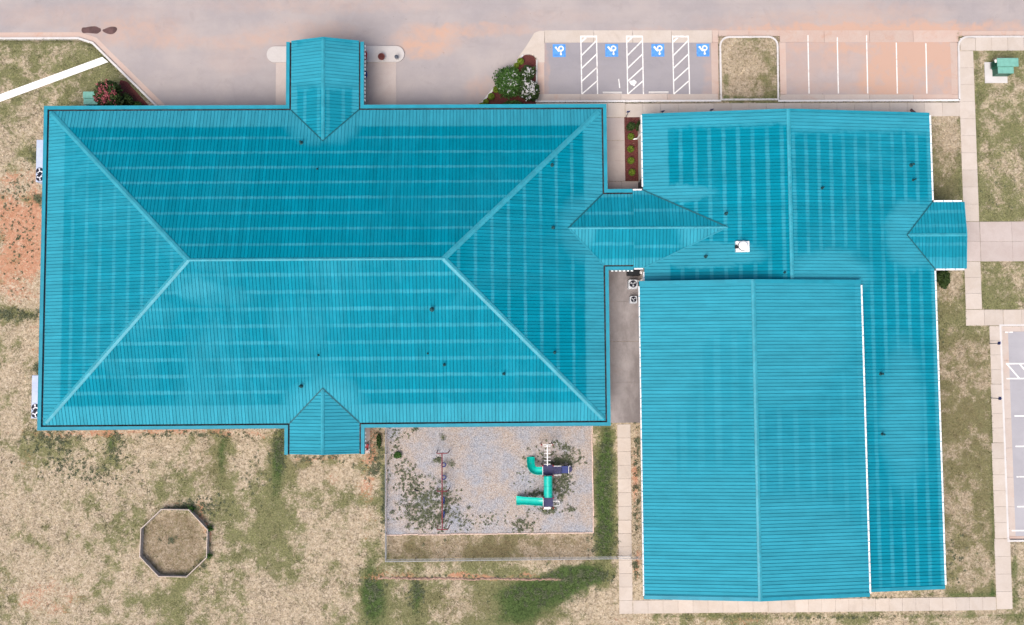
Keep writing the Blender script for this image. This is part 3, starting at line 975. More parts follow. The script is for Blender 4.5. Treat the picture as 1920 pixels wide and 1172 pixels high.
kerb('kerb', 'white kerb turning round the grey lot at the right edge', [(lotC[2], lotC[1]), (lotC[0], lotC[1]), (lotC[0], lotC[3]), (lotC[2], lotC[3])], 0.02, 0.20, M['kerb'], -0.35, 0.04)
for i, (py, px0) in enumerate(((623, 1881.5), (682, 1886), (710, 1887), (780, 1902), (837, 1904), (894, 1906), (950, 1907), (995, 1897))):
    y = P(px0, py, ZP)[1]; x = P(px0, py, ZP)[0]
    if py == 623: pline('stall_line', (x + 0.15, y), (x + 0.9, y), 0.11, lotc, ZP); continue
    pline('stall_line', (x, y), (x + 5.4, y), 0.13, lotc, ZP)
ya, yb = P(1890, 682, ZP)[1], P(1890, 710, ZP)[1]; xx = P(1888, 690, ZP)[0]
for k in range(4):
    pline('hatch_line', (xx + 1.2 * k, ya), (xx + 1.15 + 1.2 * k, yb), 0.14, lotc, ZP + 0.0045)

# --- walks
walk_n = slab_grid('sidewalk', 'pale concrete walk below the parking bays', [
    (1005, 193, 1172, 220, 5, 1), (1172.3, 193, 1800, 219, 19, 1)], M['walk'])
walk_e = slab_grid('sidewalk', 'pale concrete walk down the right lawn past the small portico', [
    (1800.5, 71, 1829, 95, 1, 1), (1829.3, 70, 1950, 95, 4, 1), (1801.5, 95.4, 1830.5, 415, 1, 10), (1809.5, 490.4, 1840, 580, 1, 3)], M['walk'])
walk_x = slab_grid('sidewalk', 'wide two row concrete walk crossing to the right edge at the portico', [
    (1808, 415.4, 1838, 490, 1, 2), (1838.3, 415.4, 1958, 490, 2, 2)], M['porch'])
walk_se = slab_grid('sidewalk', 'narrow concrete walk running down beside the grey lot', [
    (1811, 580.4, 1881, 610.5, 2, 1), (1881.3, 580.4, 1950, 609, 2, 1), (1857, 611, 1882, 720, 1, 4), (1859.6, 720.3, 1884, 830, 1, 4), (1862.4, 830.3, 1888, 1010, 1, 6), (1866.5, 1010.4, 1896.5, 1142.5, 1, 4)], M['walk'])
walk_s = slab_grid('sidewalk', 'pale concrete walk along the bottom of the tall hall', [
    (1187, 1124.5, 1440, 1149.5, 9, 1), (1440.3, 1121.5, 1868, 1146.5, 17, 1)], M['walk'])
walk_w = slab_grid('sidewalk', 'narrow concrete walk between the playground and the tall hall', [
    (1158.5, 795.5, 1183.5, 975, 1, 7), (1160.2, 975.3, 1185.3, 1151, 1, 7)], M['walk'])
yard_s = slab_grid('service_yard', 'dark mottled grey concrete yard between the two buildings', [
    (1128, 490, 1201, 640, 1, 2), (1128, 640.3, 1201, 793, 1, 2)], M['yard'])
yard_n = slab_grid('sidewalk', 'concrete walk between the hip roof building and the mulch strip', [
    (1124, 220.4, 1171, 263, 1, 1), (1124, 263.3, 1172, 340, 1, 2), (1124, 340.3, 1206, 372, 2, 1)], M['porch'])
stoop = slab_grid('door_step', 'white concrete door step under the bottom edge of the tall hall', [(1261, 1112, 1323, 1125.4, 2, 1)], M['kerb'])
stoop2 = slab_grid('landing', 'concrete landing joining the tall hall and its walk', [(1324, 1110, 1590, 1121, 5, 1)], M['walk'])

# white diagonal strip in the left lawn
mb = MB()
ww = [P(-60, 199), P(-60, 213), P(203, 116.5), P(192, 107)]
mb.prism(ww, -0.12, 0.035)
o = mb.build('footpath', M['white_walk']); tag(o, 'bright white diagonal concrete path across the left lawn', kind='structure'); EXC.append(ww)

# drive island and porch floors
pf = empty('porch_floor'); tag(pf, 'tan concrete floor under the long entrance porch', kind='structure')
r = rect(517, 116.5, 743, 230, ZA)
for i in range(4):
    a = r[0] + (r[2] - r[0]) * i / 4
    MB().box(a + 0.01, r[1], ZA - 0.05, a + (r[2] - r[0]) / 4 - 0.01, r[3], ZA + 0.03).build('slab', M['porch'], pf)
isl_r = rect(500, 86.5, 758, 116.5, 0.03)
rr = (isl_r[3] - isl_r[1]) / 2
yc_ = (isl_r[1] + isl_r[3]) / 2
pts = [(isl_r[2] - rr + rr * math.cos(t), yc_ + rr * math.sin(t)) for t in np.linspace(-math.pi / 2, math.pi / 2, 14)]
pts += [(isl_r[0] + rr + rr * math.cos(t), yc_ + rr * math.sin(t)) for t in np.linspace(math.pi / 2, 1.5 * math.pi, 14)]
o = MB().prism(pts, ZA - 0.2, 0.03).build('concrete_island', M['island']); tag(o, 'long rounded concrete island crossing under the entrance porch', kind='structure')
pf2 = slab_grid('porch_floor', 'small concrete floor under the lower porch', [(536, 790, 694, 851, 3, 1)], M['porch'])

# mulch beds
bed = [P(894, 206), P(972, 112), P(978, 106), P(985, 103), P(993, 102.5), P(1000, 105), P(1005, 112), P(1006, 206)]
o = MB().prism(bed, -0.3, 0.0).build('mulch_bed', M['mulch']); tag(o, 'red mulch bed in the wedge beside the accessible bays', kind='structure'); EXC.append(bed)
bed2 = rpoly(rect(1171.5, 220, 1200, 339.5)); o = MB().prism(bed2, -0.2, 0.045).build('mulch_bed', M['mulch']); tag(o, 'long narrow red mulch bed between the two buildings', kind='structure')
bed3 = [P(226, 150), P(238, 153), P(284, 203), P(288, 214), P(205, 214)]
o = MB().prism(bed3, -0.2, 0.03).build('mulch_bed', M['mulch']); tag(o, 'red mulch corner under the pink flowering shrub', kind='structure'); EXC.append(bed3)

# playground gravel with its edging
gr = rect(724.5, 785, 1111, 1001)
grv = MB().prism(rpoly(gr), -0.15, 0.05).build('playground_gravel', M['gravel'])
tag(grv, 'pinkish grey gravel of the fenced playground', kind='structure'); EXC.append(rpoly(gr))
def edging(x0, y0, x1, y1, n):
    for i in range(n):
        a = (x0 + (x1 - x0) * i / n, y0 + (y1 - y0) * i / n); b_ = (x0 + (x1 - x0) * (i + 1) / n, y0 + (y1 - y0) * (i + 1) / n)
        j = random.uniform(-0.03, 0.03)
        d = Vector((b_[0] - a[0], b_[1] - a[1])).normalized()
        a = (a[0] + d.x * 0.015 - d.y * j, a[1] + d.y * 0.015 + d.x * j); b_ = (b_[0] - d.x * 0.015 - d.y * j, b_[1] - d.y * 0.015 + d.x * j)
        MB().strip([a, b_], -0.05, 0.05, -0.1, 0.12 + random.uniform(-0.02, 0.02)).build('edging_board', M['edging'], grv)
edging(gr[0], gr[3], gr[0], gr[1], 7); edging(gr[0], gr[1], gr[2], gr[1], 13); edging(gr[2], gr[1], gr[2], gr[3], 7)

# dark damp patch on the road
cx, cy = P(171, 56.5, ZA); cx2, cy2 = P(206, 56, ZA)
pts = []
for i in range(36):
    t = 2 * math.pi * i / 36
    pts.append((cx + 0.92 * math.copysign(abs(math.cos(t)) ** 0.6, math.cos(t)), cy + (0.33 + 0.05 * math.sin(5 * t + 1)) * math.copysign(abs(math.sin(t)) ** 0.8, math.sin(t))))
pts2 = [(cx2 + 0.68 * math.cos(t) * (1 + 0.1 * math.sin(2 * t)), cy2 + (0.34 * abs(math.cos(t * 0.5 + 0.3)) + 0.12) * math.sin(t)) for t in [2 * math.pi * i / 30 for i in range(30)]]
o = MB().prism(pts, ZA, ZA + 0.010).prism(pts2, ZA, ZA + 0.012).build('puddle', M['puddle'])
tag(o, 'dark brown damp puddle on the road at the upper left', 'puddle')

# eroded bank below the playground
mb = MB(); n = 90
a, b_ = P(708, 1085), P(1062, 1087)
vs = []; fs = []
for i in range(n + 1):
    t = i / n
    x = a[0] + (b_[0] - a[0]) * t; y = a[1] + (b_[1] - a[1]) * t + 0.10 * (random.random() - 0.5) + 0.03 * math.sin(t * 23)
    hh = (0.05 + 0.10 * random.random() * (0.4 + abs(math.sin(t * 9)))) * min(1, 8 * t, 8 * (1 - t)) + 0.01
    w2 = 0.03 + 0.08 * random.random()
    vs += [(x, y + w2 + 0.12, -0.05), (x, y + w2, hh * 0.8), (x, y, hh), (x, y - 0.03 - 0.06 * random.random(), hh * 0.4), (x, y - 0.10, -0.05)]
for i in range(n):
    for k in range(4):
        fs.append((5 * i + k, 5 * (i + 1) + k, 5 * (i + 1) + k + 1, 5 * i + k + 1))
o = mb.add(vs, fs).build('soil_bank', M['soil']); tag(o, 'low eroded red soil bank below the playground fence', kind='structure')
# ------------------------------------------------------------------ buildings
def clip(poly, f):
    """keep the part of a plan polygon where f(p) >= 0 (f linear)"""
    out = []
    n = len(poly)
    for i in range(n):
        p, q = poly[i], poly[(i + 1) % n]
        a, b = f(p), f(q)
        if a >= 0: out.append(p)
        if (a >= 0) != (b >= 0):
            t = a / (a - b)
            out.append((p[0] + (q[0] - p[0]) * t, p[1] + (q[1] - p[1]) * t))
    return out


RB, RH = 0.036, 0.034       # half width and height of a rib
PROF = []
for k in range(3):
    b0 = k * RIB
    PROF += [(b0, RH), (b0 + RB * 0.45, RH), (b0 + RB, 0.0), (b0 + RIB - RB, 0.0), (b0 + RIB - RB * 0.45, RH)]
PROF.append((3 * RIB, RH))


def roof_slope(parent, poly, e0, u, wv, ze, s, mat, lift=0.0, uoff=0.0):
    """one roof plane: a closed deck with ribbed steel sheets (three ribs each) laid over it"""
    def U(p): return (p[0] - e0[0]) * u[0] + (p[1] - e0[1]) * u[1]
    def D(p): return (p[0] - e0[0]) * wv[0] + (p[1] - e0[1]) * wv[1]
    def Zp(p): return ze + s * D(p) + lift
    nrm = math.sqrt(1 + s * s)
    n = len(poly)
    A = sum(poly[i][0] * poly[(i + 1) % n][1] - poly[(i + 1) % n][0] * poly[i][1] for i in range(n))
    if A < 0: poly = poly[::-1]
    mb = MB()
    vs = [(p[0], p[1], Zp(p) - 0.03) for p in poly] + [(p[0], p[1], Zp(p) - 0.13) for p in poly]
    mb.add(vs, [tuple(range(n)), tuple(range(2 * n - 1, n - 1, -1))] + [(i, n + i, n + (i + 1) % n, (i + 1) % n) for i in range(n)])
    deck = mb.build('roof_slope', M['deck'], parent)
    us = [U(p) for p in poly]
    k0, k1 = math.floor(min(us) / (3 * RIB)), math.ceil(max(us) / (3 * RIB))
    for k in range(k0, k1):
        base = k * 3 * RIB
        whole = clip(clip(poly, lambda p: U(p) - base), lambda p: base + 3 * RIB - U(p))
        if len(whole) < 3: continue
        mb = MB()
        for i in range(len(PROF) - 1):
            (a, ha), (b, hb) = PROF[i], PROF[i + 1]
            sub = clip(clip(whole, lambda p: U(p) - (base + a)), lambda p: base + b - U(p))
            if len(sub) < 3: continue
            vs = []
            for p in sub:
                h = ha + (hb - ha) * (U(p) - base - a) / (b - a)
                vs.append((p[0], p[1], Zp(p) + h * nrm))
            mb.add(vs, [tuple(range(len(sub)))])
        if mb.f:
            mb.build('roof_panel', mat, deck)
    return deck


def slope_z(e0, wv, ze, s, p):
    return ze + s * ((p[0] - e0[0]) * wv[0] + (p[1] - e0[1]) * wv[1])


def cap_line(name, parent, a, b, wd, side_a, side_b, mat, lift=0.05, crown=0.03):
    """folded flashing along a 3D line; side_a/b: (horizontal unit dir, slope drop per metre)"""
    a, b = Vector(a), Vector(b)
    prof = []
    for (d, dr) in (side_a, side_b):
        prof.append((Vector((d[0], d[1], 0)) * wd, -dr * wd))
    vs = []
    for P_ in (a, b):
        o1 = P_ + prof[0][0] + Vector((0, 0, prof[0][1] + lift))
        o1m = P_ + prof[0][0] * 0.72 + Vector((0, 0, prof[0][1] * 0.72 + lift))
        c = P_ + Vector((0, 0, lift + crown))
        o2m = P_ + prof[1][0] * 0.72 + Vector((0, 0, prof[1][1] * 0.72 + lift))
        o2 = P_ + prof[1][0] + Vector((0, 0, prof[1][1] + lift))
        lo1 = o1 - Vector((0, 0, 0.05)); lo2 = o2 - Vector((0, 0, 0.05))
        vs += [lo1, o1, o1m + Vector((0, 0, 0.012)), c, o2m + Vector((0, 0, 0.012)), o2, lo2]
    fs = [(i, i + 1, 7 + i + 1, 7 + i) for i in range(6)]
    return MB().add(vs, fs).build(name, mat, parent)


def gutter(parent, a, b, z, out, wd=0.15, strap=0.91, drop=0.14, name='gutter'):
    """open trough along an eave; out = outward unit direction"""
    a, b = Vector(a), Vector(b); o = Vector(out)
    mb = MB()
    prof = [(0.0, 0.0), (0.0, -drop), (wd, -drop), (wd, 0.02), (wd - 0.018, 0.02), (wd - 0.018, -drop + 0.10), (0.018, -drop + 0.10), (0.018, 0.0)]
    vs = []
    for q in (a, b):
        vs += [(q.x + o.x * x, q.y + o.y * x, z + h) for (x, h) in prof]
    n = len(prof)
    mb.add(vs, [(i, (i + 1) % n, n + (i + 1) % n, n + i) for i in range(n)] + [tuple(range(n)), tuple(range(2 * n - 1, n - 1, -1))])
    g = mb.build(name, M['gutter'], parent)
    L = (b - a).length; d = (b - a) / L
    ms = MB(); k = int(L / strap)
    for i in range(1, k + 1):
        p = a + d * (L * i / (k + 1))
        ms.strip([(p.x + o.x * 0.005, p.y + o.y * 0.005), (p.x + o.x * (wd - 0.005), p.y + o.y * (wd - 0.005))], -0.02, 0.02, z + 0.021, z + 0.03)
    if k: tag(ms.build('gutter_strap', M['trim'], g), kind='stuff')
    return g


def walls(parent, x0, y0, x1, y1, z1, mat):
    MB().box(x0, y0, -0.25, x1, y1, z1).build('wall', mat, parent)


# ---- hip roof building
main = empty('hip_roof_building', (BX0, BY0, 0))
tag(main, 'largest building, with a teal ribbed steel hip roof and two gabled porches', 'building')
walls(main, BX0 + 1.2, BY0 + 1.2, BX1 - 1.0, BY1 - 1.2, ZE - 0.16, M['brick'])
MB().box(BX0 + 0.02, BY0 + 0.02, ZE - 0.16, BX1 - 0.02, BY1 - 0.02, ZE - 0.14).build('soffit', M['wall'], main)
xr0, xr1 = BX0 + BHW, BX1 - BHW
zr = ZE + BS * BHW
por = [(NPX, BY1 - 1.2, 3.9, 2.5, 0.8)]
sou = [(SPX, BY0 + 1.6, 4.1, 3.0, 0.8)]
lnk = [(BX1 - 1.6, LYC, 3.2, 3.6, 0.7)]
dS = dict(sp=1.45)
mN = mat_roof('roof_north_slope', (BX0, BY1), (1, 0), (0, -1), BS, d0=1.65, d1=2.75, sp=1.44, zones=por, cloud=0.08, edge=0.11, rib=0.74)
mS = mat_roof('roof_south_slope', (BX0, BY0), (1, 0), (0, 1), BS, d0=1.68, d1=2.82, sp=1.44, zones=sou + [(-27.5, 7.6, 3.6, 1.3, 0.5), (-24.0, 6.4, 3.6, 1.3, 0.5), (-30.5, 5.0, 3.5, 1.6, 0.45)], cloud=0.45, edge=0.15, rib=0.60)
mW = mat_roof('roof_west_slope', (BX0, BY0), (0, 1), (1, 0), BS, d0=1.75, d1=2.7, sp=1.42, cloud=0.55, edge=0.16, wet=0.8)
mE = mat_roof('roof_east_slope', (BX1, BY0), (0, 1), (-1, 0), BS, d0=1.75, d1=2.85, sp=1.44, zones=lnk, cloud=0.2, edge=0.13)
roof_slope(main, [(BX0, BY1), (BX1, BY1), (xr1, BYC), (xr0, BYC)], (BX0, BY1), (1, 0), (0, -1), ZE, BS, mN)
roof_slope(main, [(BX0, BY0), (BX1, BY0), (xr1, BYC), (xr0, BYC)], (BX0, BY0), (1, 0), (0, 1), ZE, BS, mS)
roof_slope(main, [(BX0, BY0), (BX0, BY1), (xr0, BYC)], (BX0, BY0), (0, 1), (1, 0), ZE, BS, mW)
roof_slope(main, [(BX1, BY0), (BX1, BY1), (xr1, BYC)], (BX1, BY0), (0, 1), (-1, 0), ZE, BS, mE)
hd = 0.23
q2 = math.sqrt(0.5)
for (cx, cy, ex, sx, sy) in ((BX0, BY1, xr0, 1, -1), (BX0, BY0, xr0, 1, 1), (BX1, BY1, xr1, -1, -1), (BX1, BY0, xr1, -1, 1)):
    # side towards the long slope and side towards the end slope, both square to the hip line
    da = (sx * q2, -sy * q2); db = (-sx * q2, sy * q2)
    cap_line('hip_cap', main, (cx + 0.25 * sx, cy + 0.25 * sy, ZE + 0.25 * BS), (ex, BYC, zr), hd, (da, BS * q2), (db, BS * q2), M['cap'])
cap_line('ridge_cap', main, (xr0 - 0.1, BYC, zr), (xr1 + 0.1, BYC, zr), 0.13, ((0, 1), BS), ((0, -1), BS), M['cap'], 0.055)

def porch(px, hw, yend, ybase, sgn, nm, zones):
    """gabled porch; sgn +1 runs north from the north eave, -1 south from the south eave"""
    ym = ybase - sgn * hw
    zr_ = ZE + BS * hw
    for sd_ in (-1, 1):
        ex = px + sd_ * hw
        m = mat_roof('%s_slope_%d' % (nm, sd_), (ex, yend), (0, 1), (-sd_, 0), BS, d0=0.0, d1=1.2, sp=9, zones=[], cloud=0.0, wet=0.0)
        if sgn > 0:
            m = mat_roof('%s_slope_%d' % (nm, sd_), (ex, yend), (0, 1), (-sd_, 0), BS, d0=0.6, d1=1.35, sp=1.3, zones=[(px, yend - 2.3, 6.0, 2.6, 1.0)], cloud=0.2, wet=0.8)
        roof_slope(main, [(ex, yend), (ex, ybase), (px, ym), (px, yend)], (ex, yend), (0, 1), (-sd_, 0), ZE, BS, m, 0.012)
        # valley
        a = Vector((ex, ybase, ZE)); b = Vector((px, ym, zr_))
        d = Vector((b.x - a.x, b.y - a.y)).normalized(); nn = Vector((-d.y, d.x)) * 0.05
        MB().add([(a.x + nn.x, a.y + nn.y, a.z + 0.075), (b.x + nn.x, b.y + nn.y, b.z + 0.075), (b.x - nn.x, b.y - nn.y, b.z + 0.075), (a.x - nn.x, a.y - nn.y, a.z + 0.075),
                  (a.x, a.y, a.z + 0.0), (b.x, b.y, b.z + 0.0)], [(0, 1, 5, 4), (4, 5, 2, 3), (0, 3, 2, 1)]).build('valley_flashing', M['deck'], main)
    cap_line('ridge_cap', main, (px, yend, zr_), (px, ym + sgn * 0.1, zr_), 0.15, ((1, 0), BS), ((-1, 0), BS), M['cap'], 0.06, 0.02)
    for sd_ in (-1, 1):        # rake trim on the gable end
        ex = px + sd_ * hw
        MB().add([(ex, yend, ZE + 0.07), (px, yend, zr_ + 0.09), (px, yend - sgn * 0.13, zr_ + 0.09), (ex, yend - sgn * 0.13, ZE + 0.07),
                  (ex, yend, ZE - 0.22), (px, yend, zr_ - 0.2), (px, yend - sgn * 0.13, zr_ - 0.2), (ex, yend - sgn * 0.13, ZE - 0.22)],
                 [(0, 1, 2, 3), (7, 6, 5, 4), (0, 4, 5, 1), (3, 2, 6, 7), (0, 3, 7, 4), (1, 5, 6, 2)]).build('rake_trim', M['trim'], main)
    yi = yend - sgn * 0.5
    for sd_ in (-1, 1):        # columns
        x = px + sd_ * (hw - 0.35)
        MB().box(x - 0.2, yi - 0.2, -0.2, x + 0.2, yi + 0.2, ZE - 0.1).build('column', M['brick'], main)
    MB().box(px - hw + 0.05, min(yi - 0.2, ybase), ZE - 0.14, px + hw - 0.05, max(yi + 0.2, ybase), ZE - 0.12).build('soffit', M['wall'], main)


porch(NPX, NPH, NPY, BY1, 1, 'entry_porch', [])
porch(SPX, SPH, SPY, BY0, -1, 'garden_porch', [])

# box gutter and fascia running round the eaves (outer side is on the left of each path)
G0, G1, G2 = 0.02, 0.14, 0.42
lxE = LXS
p1 = [(NPX - NPH, NPY - 0.1), (NPX - NPH, BY1), (BX0, BY1), (BX0, BY0), (SPX - SPH, BY0), (SPX - SPH, SPY - 0.05)]
p2 = [(SPX + SPH, SPY - 0.05), (SPX + SPH, BY0), (BX1, BY0), (BX1, LYC - LH), (lxE, LYC - LH)]
p3 = [(lxE, LYC + LH), (BX1, LYC + LH), (BX1, BY1), (NPX + NPH, BY1), (NPX + NPH, NPY - 0.1)]
for pth, sg in ((p1, -1), (p2, -1), (p3, -1)):
    MB().strip(pth, sg * G1, sg * G2, ZE - 0.42, ZE + 0.08).build('fascia', M['trim'], main)
    MB().strip(pth, sg * G0, sg * (G1 - 0.002), ZE - 0.40, ZE - 0.10).build('box_gutter', M['trough'], main)
    MB().strip(pth, sg * G2, sg * (G2 + 0.03), ZE - 0.45, ZE + 0.10).build('fascia_lip', M['cap'], main)
# pale dentil blocks under the fascia
def dentils(pa, pb, z, out):
    pa, pb = Vector(pa), Vector(pb); L = (pb - pa).length; d = (pb - pa) / L; o = Vector(out)
    n = int(L / 0.36); mb = MB()
    for i in range(n):
        p = pa + d * (0.2 + 0.36 * i)
        mb.strip([(p.x, p.y), (p.x + d.x * 0.2, p.y + d.y * 0.2)], 0, 0.09 if (o.x * -d.y + o.y * d.x) > 0 else -0.09, z - 0.12, z)
    tag(mb.build('dentil_row', M['gutter'], main), kind='stuff')
dentils((NPX + NPH + G2 + 0.035, BY1 + 0.7), (NPX + NPH + G2 + 0.035, NPY - 0.2), ZE - 0.33, (1, 0))
dentils((SPX + SPH + G2 + 0.035, SPY + 0.05), (SPX + SPH + G2 + 0.035, BY0 - 0.6), ZE - 0.33, (1, 0))
dentils((BX1 + G2 + 0.1, LYC - LH - G2 - 0.035), (lxE, LYC - LH - G2 - 0.035), ZE - 0.33, (0, -1))


def zmain(p):
    return ZE + BS * min(p[0] - BX0, BX1 - p[0], p[1] - BY0, BY1 - p[1])


def zwing(p):
    return ZW + (WSW * (p[0] - WX0) if p[0] < WXR else WSE * (WX1 - p[0]))


def onroof(px, py, zf):
    z = 5.0
    for _ in range(12):
        p = at(px, py, z); z = zf(p)
    return p


def vent(parent, px, py, zf, r=0.09, h=0.38, hood=False):
    r *= 0.78
    x, y, z = onroof(px, py, zf)
    b = MB().lathe(x, y, [(r * 2.3, z - 0.05), (r * 2.2, z + 0.05), (r * 1.25, z + 0.11), (r * 1.05, z + 0.16)], 14).build('vent_boot', M['vent'], parent)
    t = MB().lathe(x, y, [(r, z + 0.1), (r, z + h), (r * 0.72, z + h), (r * 0.72, z + h - 0.12)], 14).build('vent_pipe', M['vent'], b)
    if hood:
        MB().lathe(x, y, [(r * 1.45, z + h + 0.05), (r * 1.45, z + h + 0.09), (r * 0.4, z + h + 0.2)], 14).build('vent_hood', M['vent'], b)


for (px, py, r_, hd_) in ((565, 268, .10, 1), (595, 317, .05, 0), (1035, 310, .09, 1), (1037, 427, .09, 1), (810, 580, .12, 1), (597, 666, .06, 0), (802, 663, .05, 0),
                          (833, 684, .08, 1), (945, 701, .08, 1), (565, 724, .10, 1), (1040, 661, .08, 1)):
    vent(main, px, py, zmain, r_, 0.42 if hd_ else 0.3, bool(hd_))

# ---- low gable building
wing = empty('low_gable_building', (WX0, WY0, 0))
tag(wing, 'wide low building at the right with a shallow teal gable roof', 'building')
walls(wing, WX0 + 0.15, GY1 - 0.5, WX1 - 0.25, WY1 - 0.35, ZW - 0.16, M['wall'])
walls(wing, GX1 - 0.8, WY0 + 0.3, WX1 - 0.25, GY1 - 0.5, ZW - 0.16, M['wall'])
pz = [(WX1 - 2.6, PYC, 2.2, 3.4, 1.0), (WX1 + 1, PYC, 4, 3.6, 1.0)]
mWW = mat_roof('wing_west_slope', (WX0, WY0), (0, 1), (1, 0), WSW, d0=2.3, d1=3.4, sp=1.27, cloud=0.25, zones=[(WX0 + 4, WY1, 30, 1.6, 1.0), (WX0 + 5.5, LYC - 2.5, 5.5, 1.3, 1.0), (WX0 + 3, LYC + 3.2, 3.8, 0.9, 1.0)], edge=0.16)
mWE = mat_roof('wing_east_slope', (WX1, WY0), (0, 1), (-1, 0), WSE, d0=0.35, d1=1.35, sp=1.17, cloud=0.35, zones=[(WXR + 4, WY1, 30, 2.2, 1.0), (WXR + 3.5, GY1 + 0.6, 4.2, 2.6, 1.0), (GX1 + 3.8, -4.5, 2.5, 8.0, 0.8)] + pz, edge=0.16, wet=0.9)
roof_slope(wing, [(WX0, GY1 - 1.0), (WX0, WY1), (WXR, WY1), (WXR, GY1 - 1.0)], (WX0, WY0), (0, 1), (1, 0), ZW, WSW, mWW)
roof_slope(wing, [(WX1, WY0), (WX1, WY1), (WXR, WY1), (WXR, GY1 - 1.0), (GX1 - 0.9, GY1 - 1.0), (GX1 - 0.9, WY0)], (WX1, WY0), (0, 1), (-1, 0), ZW, WSE, mWE) if False else None
roof_slope(wing, [(WX1, GY1 - 0.55), (WX1, WY1), (WXR, WY1), (WXR, GY1 - 0.55)], (WX1, WY0), (0, 1), (-1, 0), ZW, WSE, mWE)
roof_slope(wing, [(WX1, WY0), (WX1, GY1 - 0.55), (GX1 - 0.9, GY1 - 0.55), (GX1 - 0.9, WY0)], (WX1, WY0), (0, 1), (-1, 0), ZW, WSE, mWE)
zwr = ZW + 1.6
cap_line('ridge_cap', wing, (WXR, WY1 + 0.02, zwr), (WXR, GY1 - 0.4, zwr), 0.17, ((1, 0), WSE), ((-1, 0), WSW), M['cap'], 0.055)
def rake(parent, x0, z0, x1, z1, y, wd, sgn, mat, drop=0.35):
    a, b = y, y + sgn * wd
    MB().add([(x0, a, z0), (x1, a, z1), (x1, b, z1), (x0, b, z0), (x0, a, z0 - drop), (x1, a, z1 - drop), (x1, b, z1 - drop), (x0, b, z0 - drop)],
             [(0, 1, 2, 3), (7, 6, 5, 4), (0, 4, 5, 1), (3, 2, 6, 7), (0, 3, 7, 4), (1, 5, 6, 2)]).build('rake_trim', mat, parent)
rake(wing, WX0, ZW + 0.06, WXR, zwr + 0.06, WY1 - 0.16, 0.2, 1, M['trim'])
rake(wing, WXR, zwr + 0.06, WX1, ZW + 0.06, WY1 - 0.16, 0.2, 1, M['trim'])
rake(wing, GX1 - 0.9, ZW + 0.06 + WSE * (WX1 - GX1 + 0.9), WX1, ZW + 0.06, WY0 + 0.30, 0.32, -1, M['trim'])
for (y, xs) in ((WY1 - 0.4, (WX0 + 0.15, WX1 - 0.25)), (WY0 + 0.35, (GX1 - 0.8, WX1 - 0.25))):
    pass
MB().add([(WX0 + 0.15, WY1 - 0.36, ZW - 0.2), (WX1 - 0.25, WY1 - 0.36, ZW - 0.2), (WXR, WY1 - 0.36, zwr - 0.2), (WX0 + 0.15, WY1 - 0.6, ZW - 0.2), (WX1 - 0.25, WY1 - 0.6, ZW - 0.2), (WXR, WY1 - 0.6, zwr - 0.2)],
         [(0, 1, 2), (5, 4, 3), (0, 3, 4, 1), (1, 4, 5, 2), (2, 5, 3, 0)]).build('gable_wall', M['wall'], wing)
# portico on the east side
zp = ZW + WSE * 2.55
ps = (zp - ZW) / PH_
for sg in (1, -1):
    ye = PYC + sg * PH_
    m = mat_roof('portico_slope_%d' % sg, (PX1, ye), (1, 0), (0, -sg), ps, d0=0.0 if sg > 0 else 0.8, d1=0.9, sp=1.3, cloud=0.2, wet=0.75)
    roof_slope(wing, [(WX1, ye), (PX1, ye), (PX1, PYC), (WX1 - 2.55, PYC)], (PX1, ye), (1, 0), (0, -sg), ZW, ps, m, 0.02)
    a = Vector((WX1, ye, ZW)); b = Vector((WX1 - 2.55, PYC, zp)); d = Vector((b.x - a.x, b.y - a.y)).normalized(); nn = Vector((-d.y, d.x)) * 0.05
    MB().add([(a.x + nn.x, a.y + nn.y, a.z + 0.08), (b.x + nn.x, b.y + nn.y, b.z + 0.08), (b.x - nn.x, b.y - nn.y, b.z + 0.08), (a.x - nn.x, a.y - nn.y, a.z + 0.08), (a.x, a.y, a.z), (b.x, b.y, b.z)],
             [(0, 1, 5, 4), (4, 5, 2, 3), (0, 3, 2, 1)]).build('valley_flashing', M['deck'], wing)
    gutter(wing, (WX1 + 0.16, ye), (PX1 - 0.1, ye), ZW + 0.03, (0, sg), 0.15)
    MB().box(PX1 - 0.6, PYC + sg * (PH_ - 0.5) - 0.18, -0.1, PX1 - 0.24, PYC + sg * (PH_ - 0.5) + 0.18, ZW - 0.05).build('column', M['brick'], wing)
    MB().add([(PX1, ye, ZW + 0.07), (PX1, PYC, zp + 0.07), (PX1 + 0.1, PYC, zp + 0.07), (PX1 + 0.1, ye, ZW + 0.07), (PX1, ye, ZW - 0.3), (PX1, PYC, zp - 0.3), (PX1 + 0.1, PYC, zp - 0.3), (PX1 + 0.1, ye, ZW - 0.3)],
             [(0, 3, 2, 1), (7, 4, 5, 6), (0, 1, 5, 4), (3, 7, 6, 2), (0, 4, 7, 3), (1, 2, 6, 5)]).build('rake_trim', M['trim'], wing)
cap_line('ridge_cap', wing, (WX1 - 2.55, PYC, zp), (PX1 + 0.1, PYC, zp), 0.14, ((0, 1), ps), ((0, -1), ps), M['cap'], 0.06, 0.02)
gutter(wing, (WX1, PYC + PH_ + 0.18), (WX1, WY1 - 0.2), ZW + 0.04, (1, 0), 0.13)
gutter(wing, (WX1, WY0 + 0.35), (WX1, PYC - PH_ - 0.18), ZW + 0.04, (1, 0), 0.13)
gutter(wing, (WX0, LYC + 3.9), (WX0, WY1 - 0.05), ZW + 0.02, (-1, 0), 0.12)
gutter(wing, (WX0, GY1 + 0.02), (WX0, LYC - 3.9), ZW + 0.02, (-1, 0), 0.12)
